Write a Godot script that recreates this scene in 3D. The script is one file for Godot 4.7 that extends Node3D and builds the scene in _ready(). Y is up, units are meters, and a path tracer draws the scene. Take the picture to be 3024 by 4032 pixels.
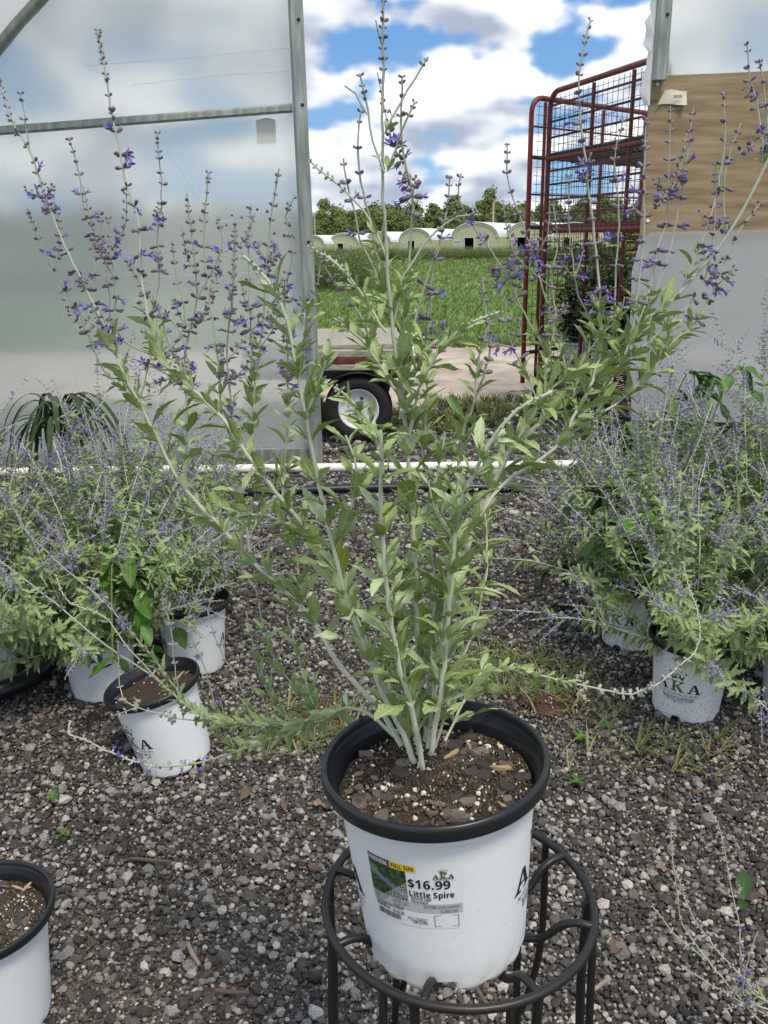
extends Node3D

# A nursery yard seen through the open end of a film greenhouse: a potted sage on a wire stand in front,
# more potted sages on gravel, a trailer, a red cart, a field, far greenhouses and trees behind.
# y is up, the view runs along -z, units are metres.

class Shape:
	var v := PackedVector3Array()
	var n := PackedVector3Array()
	var c := PackedColorArray()
	var u := PackedVector2Array()
	var i := PackedInt32Array()
	func vert(p: Vector3, col := Color.WHITE, uv := Vector2.ZERO) -> int:
		v.append(p)
		n.append(Vector3.ZERO)
		c.append(col)
		u.append(uv)
		return v.size() - 1
	func tri(a: int, b: int, d: int) -> void:
		var w := (v[b] - v[a]).cross(v[d] - v[a])
		n[a] += w
		n[b] += w
		n[d] += w
		i.append(a)
		i.append(d)
		i.append(b)
	func quad(a: int, b: int, d: int, e: int) -> void:
		tri(a, b, d)
		tri(a, d, e)
	func face(p: Array, col := Color.WHITE) -> void:
		var f := []
		var uvs := [Vector2(0, 1), Vector2(1, 1), Vector2(1, 0), Vector2(0, 0)]
		for k in p.size():
			f.append(vert(p[k], col, uvs[k % 4]))
		for k in range(1, p.size() - 1):
			tri(f[0], f[k], f[k + 1])
	func box(at: Vector3, size: Vector3, b := Basis(), col := Color.WHITE) -> void:
		var h := size * 0.5
		var q := []
		for k in 8:
			q.append(at + b * Vector3(h.x if k & 1 else -h.x, h.y if k & 2 else -h.y, h.z if k & 4 else -h.z))
		for f in [[4, 5, 7, 6], [1, 0, 2, 3], [5, 1, 3, 7], [0, 4, 6, 2], [6, 7, 3, 2], [0, 1, 5, 4]]:
			face([q[f[0]], q[f[1]], q[f[2]], q[f[3]]], col)
	func bevel_box(at: Vector3, size: Vector3, bev: float, b := Basis(), col := Color.WHITE) -> void:
		# a box with its long edges cut off, along local x
		var h := size * 0.5
		var prof := [Vector2(h.y - bev, h.z), Vector2(h.y, h.z - bev), Vector2(h.y, -h.z + bev), Vector2(h.y - bev, -h.z), Vector2(-h.y + bev, -h.z), Vector2(-h.y, -h.z + bev), Vector2(-h.y, h.z - bev), Vector2(-h.y + bev, h.z)]
		var near := []
		var far := []
		for p in prof:
			near.append(at + b * Vector3(-h.x, p.x, p.y))
			far.append(at + b * Vector3(h.x, p.x, p.y))
		for k in 8:
			var m := (k + 1) % 8
			face([near[k], far[k], far[m], near[m]], col)
		var back := far.duplicate()
		back.reverse()
		face(near, col)
		face(back, col)
	func tube(path: Array, radius, sides := 6, col := Color.WHITE, col_end = null, caps := true) -> void:
		var count := path.size()
		if count < 2:
			return
		var t: Vector3 = (path[1] - path[0]).normalized()
		var side := t.cross(Vector3(0.31, 0.2, 0.93)).normalized()
		var rings := []
		for k in count:
			var ahead: Vector3 = (path[mini(k + 1, count - 1)] - path[maxi(k - 1, 0)]).normalized()
			side = (side - ahead * side.dot(ahead)).normalized()
			var up := ahead.cross(side)
			var r: float = radius[k] if radius is Array or radius is PackedFloat32Array else radius
			var cc: Color = col if col_end == null else col.lerp(col_end, float(k) / (count - 1))
			var ring := []
			for j in sides:
				var a := TAU * j / sides
				ring.append(vert(path[k] + (side * cos(a) + up * sin(a)) * r, cc, Vector2(float(j) / sides, float(k) / count)))
			rings.append(ring)
		for k in count - 1:
			for j in sides:
				var m := (j + 1) % sides
				quad(rings[k][j], rings[k][m], rings[k + 1][m], rings[k + 1][j])
		if caps:
			for j in range(1, sides - 1):
				tri(rings[0][0], rings[0][j + 1], rings[0][j])
				tri(rings[count - 1][0], rings[count - 1][j], rings[count - 1][j + 1])
	func lathe(prof: Array, sides := 48, col := Color.WHITE) -> void:
		var rings := []
		for k in prof.size():
			var ring := []
			for j in sides:
				var a := TAU * j / sides
				ring.append(vert(Vector3(sin(a) * prof[k].x, prof[k].y, cos(a) * prof[k].x), col, Vector2(float(j) / sides, float(k) / prof.size())))
			rings.append(ring)
		for k in prof.size() - 1:
			for j in sides:
				var m := (j + 1) % sides
				quad(rings[k][j], rings[k][m], rings[k + 1][m], rings[k + 1][j])
	func slab(poly: PackedVector2Array, z: float, thick: float, col := Color.WHITE) -> void:
		# an upright sheet in the x-y plane with thickness
		if Geometry2D.is_polygon_clockwise(poly):
			poly.reverse()
		var t := Geometry2D.triangulate_polygon(poly)
		var f := []
		var g := []
		for p in poly:
			f.append(vert(Vector3(p.x, p.y, z + thick * 0.5), col, p))
			g.append(vert(Vector3(p.x, p.y, z - thick * 0.5), col, p))
		for k in range(0, t.size(), 3):
			var a: int = t[k]
			var b: int = t[k + 1]
			var d: int = t[k + 2]
			if (poly[b] - poly[a]).cross(poly[d] - poly[a]) < 0:
				var swap := b
				b = d
				d = swap
			tri(f[a], f[b], f[d])
			tri(g[a], g[d], g[b])
		for k in poly.size():
			var m := (k + 1) % poly.size()
			face([Vector3(poly[m].x, poly[m].y, z + thick * 0.5), Vector3(poly[k].x, poly[k].y, z + thick * 0.5), Vector3(poly[k].x, poly[k].y, z - thick * 0.5), Vector3(poly[m].x, poly[m].y, z - thick * 0.5)], col)
	func mesh() -> ArrayMesh:
		for k in n.size():
			n[k] = n[k].normalized() if n[k].length_squared() > 0.0 else Vector3.UP
		var a := []
		a.resize(Mesh.ARRAY_MAX)
		a[Mesh.ARRAY_VERTEX] = v
		a[Mesh.ARRAY_NORMAL] = n
		a[Mesh.ARRAY_COLOR] = c
		a[Mesh.ARRAY_TEX_UV] = u
		a[Mesh.ARRAY_INDEX] = i
		var m := ArrayMesh.new()
		m.add_surface_from_arrays(Mesh.PRIMITIVE_TRIANGLES, a)
		return m

var M := {}
var taken := {}
var rng := RandomNumberGenerator.new()
var leaf_big := []
var leaf_broad := []
var serif: SystemFont
var sans: SystemFont
var sans_bold: SystemFont

# ---------------------------------------------------------------- naming and adding

func numbered(called: String) -> String:
	if not taken.has(called):
		taken[called] = 0
		return called
	taken[called] += 1
	return "%s_%03d" % [called, taken[called]]

func tag(o: Node3D, label: String, category: String, group := "", kind := "") -> Node3D:
	if label:
		o.set_meta("label", label)
	if category:
		o.set_meta("category", category)
	if group:
		o.set_meta("group", group)
	if kind:
		o.set_meta("kind", kind)
	return o

func thing(called: String, label: String, category: String, at := Vector3.ZERO, turn := 0.0, group := "") -> Node3D:
	var o := Node3D.new()
	o.name = numbered(called)
	add_child(o)
	o.position = at
	o.rotation.y = turn
	return tag(o, label, category, group)

func put(called: String, m, material: Material, parent: Node3D = null) -> MeshInstance3D:
	var o := MeshInstance3D.new()
	o.mesh = m.mesh() if m is Shape else m
	o.material_override = material
	if parent:
		o.name = called
		parent.add_child(o, true)
	else:
		o.name = numbered(called)
		add_child(o)
	return o

func copy(o: Node3D, label := "", group := "") -> Node3D:
	var d: Node3D = o.duplicate()
	d.name = numbered(o.name.rstrip("0123456789_") if o.name.right(3).is_valid_int() else String(o.name))
	add_child(d)
	if label:
		d.set_meta("label", label)
	if group:
		d.set_meta("group", group)
	return d

# ---------------------------------------------------------------- materials

func lin(r: float, g: float, b: float, a := 1.0) -> Color:
	var s := Color(r, g, b).linear_to_srgb()
	s.a = a
	return s

func noise_tex(freq: float, lo: Color, hi: Color, size := 256, type := FastNoiseLite.TYPE_SIMPLEX_SMOOTH, salt := 1, mid = null, octaves := 5) -> NoiseTexture2D:
	var f := FastNoiseLite.new()
	f.noise_type = type
	f.frequency = freq
	f.seed = salt
	f.fractal_octaves = octaves
	var t := NoiseTexture2D.new()
	t.width = size
	t.height = size
	t.seamless = true
	t.noise = f
	var g := Gradient.new()
	g.set_color(0, lo)
	g.set_color(1, hi)
	if mid != null:
		g.add_point(0.5, mid)
	t.color_ramp = g
	return t

func bump_tex(freq: float, size := 256, type := FastNoiseLite.TYPE_SIMPLEX_SMOOTH, salt := 1) -> NoiseTexture2D:
	return noise_tex(freq, Color.BLACK, Color.WHITE, size, type, salt)

func mat(col: Color, rough := 0.7, metal := 0.0, vertex := false) -> StandardMaterial3D:
	var m := StandardMaterial3D.new()
	m.albedo_color = col
	m.roughness = rough
	m.metallic = metal
	m.vertex_color_use_as_albedo = vertex
	m.cull_mode = BaseMaterial3D.CULL_DISABLED
	return m

func tri_tex(m: StandardMaterial3D, t: Texture2D, scale: float, world := true, stretch := Vector3.ONE) -> StandardMaterial3D:
	m.albedo_texture = t
	m.uv1_triplanar = true
	m.uv1_world_triplanar = world
	m.uv1_scale = stretch * scale
	return m

func relief(m: StandardMaterial3D, t: Texture2D, cm: float) -> StandardMaterial3D:
	m.heightmap_enabled = true
	m.heightmap_texture = t
	m.heightmap_scale = cm
	return m

func leaf_picture(pale: Color, dark: Color, rib: Color) -> ImageTexture:
	var im := Image.create(64, 128, false, Image.FORMAT_RGB8)
	var f := FastNoiseLite.new()
	f.frequency = 0.09
	f.seed = 9
	for y in 128:
		for x in 64:
			var a := absf(x - 31.5) / 31.5
			var k := clampf(0.5 + f.get_noise_2d(x, y) * 0.9, 0.0, 1.0)
			var c := pale.lerp(dark, k)
			var vein := fposmod(y + a * 26.0, 16.0)
			if vein < 1.6:
				c = c.lerp(rib, 0.35)
			if a < 0.07:
				c = c.lerp(rib, 0.85)
			im.set_pixel(x, y, c)
	return ImageTexture.create_from_image(im)

func make_materials() -> void:
	var speck := noise_tex(0.045, Color(0.22, 0.21, 0.20), Color(1.0, 1.0, 1.0), 256, FastNoiseLite.TYPE_SIMPLEX_SMOOTH, 3, Color(0.72, 0.71, 0.70))
	M.stone = tri_tex(mat(Color.WHITE, 0.82, 0.0, true), speck, 0.55, false)
	M.gravel_bed = tri_tex(mat(Color.WHITE, 0.95), noise_tex(0.09, Color(0.16, 0.14, 0.125), Color(0.62, 0.59, 0.55), 512, FastNoiseLite.TYPE_CELLULAR, 5, Color(0.33, 0.30, 0.275)), 5.0)
	M.dirt = tri_tex(mat(Color.WHITE, 0.95), noise_tex(0.012, Color(0.58, 0.52, 0.47), Color(0.78, 0.72, 0.66), 512, FastNoiseLite.TYPE_SIMPLEX_SMOOTH, 8, Color(0.69, 0.635, 0.58)), 0.35)
	M.field = tri_tex(mat(Color.WHITE, 0.95), noise_tex(0.02, Color(0.26, 0.38, 0.13), Color(0.46, 0.57, 0.24), 512, FastNoiseLite.TYPE_SIMPLEX_SMOOTH, 11, Color(0.36, 0.48, 0.18)), 0.12)
	M.grass = mat(Color.WHITE, 0.8, 0.0, true)
	M.grass.backlight_enabled = true
	M.grass.backlight = lin(0.25, 0.3, 0.1)
	M.plant = mat(Color.WHITE, 0.75, 0.0, true)
	M.flower = mat(Color.WHITE, 0.85, 0.0, true)
	M.leafage = mat(Color.WHITE, 0.72, 0.0, true)
	M.leafage.backlight_enabled = true
	M.leafage.backlight = lin(0.22, 0.26, 0.08)
	M.leaf = []
	for k in 3:
		var t: Array = [[Color(0.66, 0.72, 0.50), Color(0.52, 0.60, 0.37), Color(0.80, 0.84, 0.69)], [Color(0.75, 0.80, 0.64), Color(0.62, 0.70, 0.52), Color(0.85, 0.87, 0.76)], [Color(0.57, 0.65, 0.39), Color(0.46, 0.55, 0.29), Color(0.71, 0.76, 0.57)]][k]
		var m := mat(Color.WHITE, 0.72)
		m.albedo_texture = leaf_picture(t[0], t[1], t[2])
		m.backlight_enabled = true
		m.backlight = lin(0.20, 0.24, 0.07)
		M.leaf.append(m)
	var yl := mat(Color.WHITE, 0.7)
	yl.albedo_texture = leaf_picture(Color(0.74, 0.74, 0.32), Color(0.52, 0.64, 0.24), Color(0.82, 0.82, 0.52))
	yl.backlight_enabled = true
	yl.backlight = lin(0.3, 0.3, 0.05)
	M.leaf_yellow = yl
	M.broad = []
	for k in 2:
		var m := mat(Color.WHITE, 0.5)
		m.albedo_texture = leaf_picture([Color(0.33, 0.50, 0.16), Color(0.24, 0.36, 0.14)][k], [Color(0.24, 0.41, 0.12), Color(0.16, 0.28, 0.11)][k], [Color(0.45, 0.6, 0.28), Color(0.3, 0.42, 0.2)][k])
		m.backlight_enabled = true
		m.backlight = lin(0.3, 0.4, 0.05)
		M.broad.append(m)
	var scuff := noise_tex(0.04, Color(0.70, 0.69, 0.67), Color(0.935, 0.945, 0.955), 512, FastNoiseLite.TYPE_SIMPLEX_SMOOTH, 21)
	scuff.color_ramp.add_point(0.10, Color(0.84, 0.84, 0.835))
	scuff.color_ramp.add_point(0.17, Color(0.905, 0.918, 0.93))
	M.white_plastic = relief(tri_tex(mat(Color.WHITE, 0.38), scuff, 6.0, false), bump_tex(0.02, 256), 0.02)
	var mud := noise_tex(0.035, Color(0.42, 0.38, 0.33), Color(0.93, 0.94, 0.95), 512, FastNoiseLite.TYPE_SIMPLEX_SMOOTH, 22)
	mud.color_ramp.add_point(0.22, Color(0.74, 0.72, 0.69))
	mud.color_ramp.add_point(0.30, Color(0.905, 0.912, 0.92))
	M.dirty_plastic = tri_tex(mat(Color.WHITE, 0.5), mud, 7.0, false)
	M.black_plastic = mat(lin(0.012, 0.014, 0.017), 0.34)
	M.black_metal = mat(lin(0.012, 0.012, 0.013), 0.42)
	M.soil = relief(tri_tex(mat(Color.WHITE, 0.95), noise_tex(0.05, Color(0.12, 0.095, 0.075), Color(0.40, 0.34, 0.26), 256, FastNoiseLite.TYPE_SIMPLEX_SMOOTH, 31, Color(0.23, 0.18, 0.135)), 16.0, false), bump_tex(0.06, 256), 0.3)
	M.bit = mat(Color.WHITE, 0.85, 0.0, true)
	M.film = mat(Color(0.94, 0.95, 0.945, 0.22), 0.30)
	M.film.refraction_enabled = true
	M.film.refraction_scale = 0.02
	M.film.roughness = 0.17
	M.film.backlight_enabled = true
	M.film.backlight = lin(0.36, 0.37, 0.36)
	M.sheet = mat(Color(0.86, 0.86, 0.86, 0.34), 0.26)
	M.sheet.backlight_enabled = true
	M.sheet.backlight = lin(0.5, 0.52, 0.54)
	M.sheet.refraction_enabled = true
	M.sheet.refraction_scale = 0.02
	M.galvanized = tri_tex(mat(Color.WHITE, 0.45, 0.55), noise_tex(0.03, Color(0.50, 0.52, 0.50), Color(0.74, 0.76, 0.74), 256, FastNoiseLite.TYPE_SIMPLEX_SMOOTH, 41), 3.0, true, Vector3(1, 0.15, 1))
	M.plywood = tri_tex(mat(Color.WHITE, 0.8), noise_tex(0.012, Color(0.46, 0.40, 0.31), Color(0.68, 0.61, 0.50), 512, FastNoiseLite.TYPE_SIMPLEX_SMOOTH, 51, Color(0.585, 0.51, 0.40)), 0.7, true, Vector3(0.5, 5.0, 0.5))
	M.grey_wood = tri_tex(mat(Color.WHITE, 0.85), noise_tex(0.02, Color(0.42, 0.40, 0.36), Color(0.76, 0.74, 0.69), 512, FastNoiseLite.TYPE_SIMPLEX_SMOOTH, 52, Color(0.62, 0.60, 0.55)), 1.0, true, Vector3(0.8, 9.0, 9.0))
	M.rust = tri_tex(mat(Color.WHITE, 0.8), noise_tex(0.03, Color(0.27, 0.12, 0.07), Color(0.50, 0.30, 0.20), 256, FastNoiseLite.TYPE_SIMPLEX_SMOOTH, 53), 3.0)
	M.red = tri_tex(mat(Color.WHITE, 0.45), noise_tex(0.03, Color(0.30, 0.08, 0.07), Color(0.50, 0.15, 0.13), 256, FastNoiseLite.TYPE_SIMPLEX_SMOOTH, 54, Color(0.42, 0.105, 0.095)), 3.0)
	M.dark_steel = mat(lin(0.03, 0.035, 0.035), 0.5, 0.3)
	M.wire = mat(lin(0.05, 0.055, 0.055), 0.5, 0.4)
	M.rubber = mat(lin(0.012, 0.012, 0.013), 0.75)
	M.wheel_white = mat(lin(0.72, 0.74, 0.76), 0.4)
	M.pvc = mat(lin(0.82, 0.80, 0.74), 0.35)
	M.blue = mat(lin(0.03, 0.16, 0.5), 0.5)
	M.paper = mat(lin(0.66, 0.62, 0.52), 0.8)
	M.ink = mat(lin(0.012, 0.012, 0.014), 0.6)
	M.ink_grey = mat(lin(0.12, 0.12, 0.13), 0.6)
	M.logo_green = mat(lin(0.10, 0.14, 0.035), 0.6)
	M.label_white = mat(lin(0.80, 0.81, 0.83), 0.35)
	M.label_purple = mat(lin(0.16, 0.03, 0.12), 0.4)
	M.label_yellow = mat(lin(0.80, 0.62, 0.02), 0.4)
	M.label_grey = mat(lin(0.48, 0.50, 0.51), 0.4)
	M.teal = mat(lin(0.02, 0.16, 0.20), 0.5)
	M.far_wall = tri_tex(mat(Color.WHITE, 0.7), noise_tex(0.02, Color(0.70, 0.68, 0.56), Color(0.76, 0.74, 0.62), 256), 0.3)
	M.far_roof = mat(lin(0.74, 0.77, 0.80), 0.35)
	M.far_pane = mat(lin(0.42, 0.44, 0.42), 0.1)
	M.bark = mat(lin(0.10, 0.08, 0.06), 0.9)
	M.pole_wood = mat(lin(0.42, 0.34, 0.24), 0.9)
	M.far_leafage = mat(Color.WHITE, 0.8, 0.0, true)
	M.far_leafage.backlight_enabled = true
	M.far_leafage.backlight = lin(0.5, 0.55, 0.2)
	M.roof_film = mat(lin(0.72, 0.75, 0.77), 0.5)
	M.roof_film.backlight_enabled = true
	M.roof_film.backlight = lin(0.8, 0.8, 0.8)
	M.tape = mat(lin(0.70, 0.69, 0.64), 0.6)
	M.leaf_red = mat(lin(0.10, 0.06, 0.045), 0.6)
	M.spill = relief(tri_tex(mat(Color.WHITE, 0.95), noise_tex(0.06, Color(0.20, 0.13, 0.10), Color(0.44, 0.33, 0.27), 256, FastNoiseLite.TYPE_SIMPLEX_SMOOTH, 33, Color(0.30, 0.21, 0.17)), 9.0), bump_tex(0.06, 256), 0.4)
	M.leaf_bush = mat(Color.WHITE, 0.75)
	M.leaf_bush.albedo_texture = leaf_picture(Color(0.62, 0.69, 0.48), Color(0.48, 0.57, 0.35), Color(0.72, 0.77, 0.60))
	M.leaf_bush.backlight_enabled = true
	M.leaf_bush.backlight = lin(0.20, 0.24, 0.07)
	M.yellow = mat(lin(0.85, 0.50, 0.02), 0.7)

# ---------------------------------------------------------------- small shapes

func smooth_path(p: Array, step: float) -> Array:
	var out := []
	for k in p.size() - 1:
		var a: Vector3 = p[maxi(k - 1, 0)]
		var b: Vector3 = p[k]
		var c: Vector3 = p[k + 1]
		var d: Vector3 = p[mini(k + 2, p.size() - 1)]
		var parts := maxi(1, int(ceil(b.distance_to(c) / step)))
		for j in parts:
			out.append(b.cubic_interpolate(c, a, d, float(j) / parts))
	out.append(p[p.size() - 1])
	return out

func leaf_shape(wide: float, curl: float, fold: float, teeth: float, wave: float, salt: int, late := 1.0) -> ArrayMesh:
	# one leaf of length 1 along +z, its upper side towards +y
	var s := Shape.new()
	var r := RandomNumberGenerator.new()
	r.seed = salt
	var rows := []
	var steps := 11
	for k in steps + 1:
		var t := float(k) / steps
		var w := wide * 0.5 * pow(sin(PI * pow(clampf(t, 0.0, 1.0), late)), 0.85)
		if t < 0.16:
			w = minf(w, wide * 0.06 + wide * 0.18 * t / 0.16)
		if k % 2 == 0 and t > 0.2 and t < 0.97:
			w *= 1.0 - teeth
		var y := -curl * t * t + 0.12 * t
		var off := wave * sin(t * 9.0 + salt)
		var jig := r.randf_range(0.92, 1.06)
		rows.append([s.vert(Vector3(-w * jig, y + fold * w + off * w, t), Color.WHITE, Vector2(0, t)), s.vert(Vector3(0, y, t), Color.WHITE, Vector2(0.5, t)), s.vert(Vector3(w * jig, y + fold * w - off * w, t), Color.WHITE, Vector2(1, t))])
	for k in steps:
		var a: Array = rows[k]
		var b: Array = rows[k + 1]
		s.quad(a[0], b[0], b[1], a[1])
		s.quad(a[1], b[1], b[2], a[2])
	return s.mesh()

func leaf_basis(dir: Vector3, up: Vector3, size: float) -> Basis:
	var z := dir.normalized()
	var x := up.cross(z)
	if x.length() < 0.05:
		x = Vector3.RIGHT.cross(z)
	x = x.normalized()
	return Basis(x * size, z.cross(x) * size, z * size)

func small_leaf(s: Shape, at: Vector3, dir: Vector3, size: float, wide: float, col: Color, tip := Vector3.DOWN) -> void:
	var z := dir.normalized()
	var x := Vector3.UP.cross(z)
	x = (x if x.length() > 0.05 else Vector3.RIGHT).normalized()
	var y := z.cross(x)
	var a := s.vert(at, col)
	var mid := at + z * size * 0.5
	var b := s.vert(mid + x * wide * size * 0.5 + y * size * 0.05, col)
	var d := s.vert(mid - x * wide * size * 0.5 + y * size * 0.05, col)
	var m := s.vert(mid, col)
	var e := s.vert(at + z * size + tip * size * 0.18, col)
	s.tri(a, m, b)
	s.tri(b, m, e)
	s.tri(a, d, m)
	s.tri(d, e, m)

func calyx(s: Shape, at: Vector3, dir: Vector3, size: float, thick: float, col: Color, tip_col: Color, sides := 5) -> void:
	var z := dir.normalized()
	var x := z.cross(Vector3(0.37, 0.81, 0.45)).normalized()
	var y := z.cross(x)
	var rings := []
	for k in 4:
		var t: float = [0.0, 0.35, 0.8, 1.0][k]
		var r: float = [0.25, 0.9, 1.0, 0.45][k] * thick * 0.5
		var ring := []
		for j in sides:
			var a := TAU * j / sides
			ring.append(s.vert(at + z * size * t + (x * cos(a) + y * sin(a)) * r, col.lerp(tip_col, t)))
		rings.append(ring)
	for k in 3:
		for j in sides:
			var m := (j + 1) % sides
			s.quad(rings[k][j], rings[k][m], rings[k + 1][m], rings[k + 1][j])
	for j in range(1, sides - 1):
		s.tri(rings[3][0], rings[3][j], rings[3][j + 1])

func corolla(s: Shape, at: Vector3, dir: Vector3, size: float, r: RandomNumberGenerator) -> void:
	var z := dir.normalized()
	var x := z.cross(Vector3(0.2, 0.95, 0.1)).normalized()
	var y := z.cross(x)
	var base := s.vert(at, Color(0.16, 0.10, 0.50))
	for k in 5:
		var a := TAU * k / 5.0 + r.randf() * 0.5
		var w := 0.42
		var out := z * size * r.randf_range(0.75, 1.05)
		var p1 := at + out * 0.75 + (x * cos(a - w) + y * sin(a - w)) * size * 0.33
		var p2 := at + out * 0.75 + (x * cos(a + w) + y * sin(a + w)) * size * 0.33
		var p3 := at + out + (x * cos(a) + y * sin(a)) * size * 0.62
		var c := Color(0.14, 0.11, 0.46).lerp(Color(0.24, 0.20, 0.60), r.randf())
		var i1 := s.vert(p1, c)
		var i2 := s.vert(p2, c)
		var i3 := s.vert(p3, c)
		s.tri(base, i1, i2)
		s.tri(i1, i3, i2)

func whorl(s: Shape, at: Vector3, axis: Vector3, style: String, ripe: float, r: RandomNumberGenerator, scale := 1.0, cheap := false) -> void:
	# ripe 0 is a young bud cluster near the tip, 1 is a full whorl of bells
	var x := axis.cross(Vector3(0.43, 0.1, 0.88)).normalized()
	var y := axis.cross(x)
	var count := 4 if ripe < 0.3 else r.randi_range(3, 7)
	if cheap:
		count = 4 if ripe < 0.3 else 5
	var turn := r.randf() * TAU
	var sides := 4 if cheap else 5
	for k in count:
		var a := turn + PI * (k % 2) + r.randf_range(-0.75, 0.75)
		var out := x * cos(a) + y * sin(a)
		var size := lerpf(0.0030, 0.0080, ripe) * scale * r.randf_range(0.6, 1.25)
		var thick := size * lerpf(0.70, 0.40, ripe) * r.randf_range(0.85, 1.2)
		var dir := out + axis * lerpf(0.9, 0.25, ripe) + Vector3.DOWN * ripe * r.randf_range(0.1, 0.7)
		var c0 := Color(0.24, 0.24, 0.20)
		var c1 := Color(0.19, 0.17, 0.20)
		if style == "f" or style == "d":
			c0 = Color(0.31, 0.29, 0.27).lerp(Color(0.15, 0.12, 0.15), ripe * r.randf())
			c1 = Color(0.11, 0.07, 0.13).lerp(Color(0.24, 0.18, 0.30), r.randf())
			if cheap:
				c0 = Color(0.34, 0.33, 0.36)
				c1 = Color(0.19, 0.16, 0.25).lerp(Color(0.30, 0.26, 0.38), r.randf())
		elif style == "s":
			c0 = Color(0.46, 0.46, 0.38)
			c1 = Color(0.36, 0.33, 0.33).lerp(Color(0.26, 0.18, 0.30), r.randf() * ripe)
		elif style == "k":
			c0 = Color(0.22, 0.24, 0.19)
			c1 = Color(0.13, 0.12, 0.13)
		elif style == "b":
			c0 = Color(0.40, 0.46, 0.32)
			c1 = Color(0.34, 0.40, 0.29)
		calyx(s, at + out * 0.0008, dir, size, thick, c0, c1, sides)
		if style == "f" and ripe > 0.35 and r.randf() < (0.13 if not cheap else 0.16) or style == "s" and ripe > 0.5 and r.randf() < 0.05:
			corolla(s, at + dir.normalized() * size * 0.85, dir, 0.0085 * scale * r.randf_range(0.7, 1.1), r)

func crumb_meshes(count: int, flat: float, salt: int) -> Array:
	# angular stones of radius about 1, flat-shaded
	var out := []
	var r := RandomNumberGenerator.new()
	r.seed = salt
	var g := (1.0 + sqrt(5.0)) / 2.0
	var p := [Vector3(-1, g, 0), Vector3(1, g, 0), Vector3(-1, -g, 0), Vector3(1, -g, 0), Vector3(0, -1, g), Vector3(0, 1, g), Vector3(0, -1, -g), Vector3(0, 1, -g), Vector3(g, 0, -1), Vector3(g, 0, 1), Vector3(-g, 0, -1), Vector3(-g, 0, 1)]
	var f := [[0, 11, 5], [0, 5, 1], [0, 1, 7], [0, 7, 10], [0, 10, 11], [1, 5, 9], [5, 11, 4], [11, 10, 2], [10, 7, 6], [7, 1, 8], [3, 9, 4], [3, 4, 2], [3, 2, 6], [3, 6, 8], [3, 8, 9], [4, 9, 5], [2, 4, 11], [6, 2, 10], [8, 6, 7], [9, 8, 1]]
	for k in count:
		var q := []
		var stretch := Vector3(r.randf_range(0.8, 1.25), flat * r.randf_range(0.75, 1.1), r.randf_range(0.7, 1.1))
		for v in p:
			q.append(v.normalized() * r.randf_range(0.72, 1.12) * stretch)
		var s := Shape.new()
		for t in f:
			s.face([q[t[0]], q[t[1]], q[t[2]]])
		out.append(s.mesh())
	return out

func scatter(called: String, mesh: Mesh, material: Material, places: Array, tints: PackedColorArray, parent: Node3D) -> MultiMeshInstance3D:
	var mm := MultiMesh.new()
	mm.transform_format = MultiMesh.TRANSFORM_3D
	mm.use_colors = true
	mm.mesh = mesh
	mm.instance_count = places.size()
	for k in places.size():
		mm.set_instance_transform(k, places[k])
		mm.set_instance_color(k, tints[k])
	var o := MultiMeshInstance3D.new()
	o.multimesh = mm
	o.material_override = material
	o.name = called
	parent.add_child(o, true)
	o.set_meta("kind", "stuff")
	return o

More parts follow.
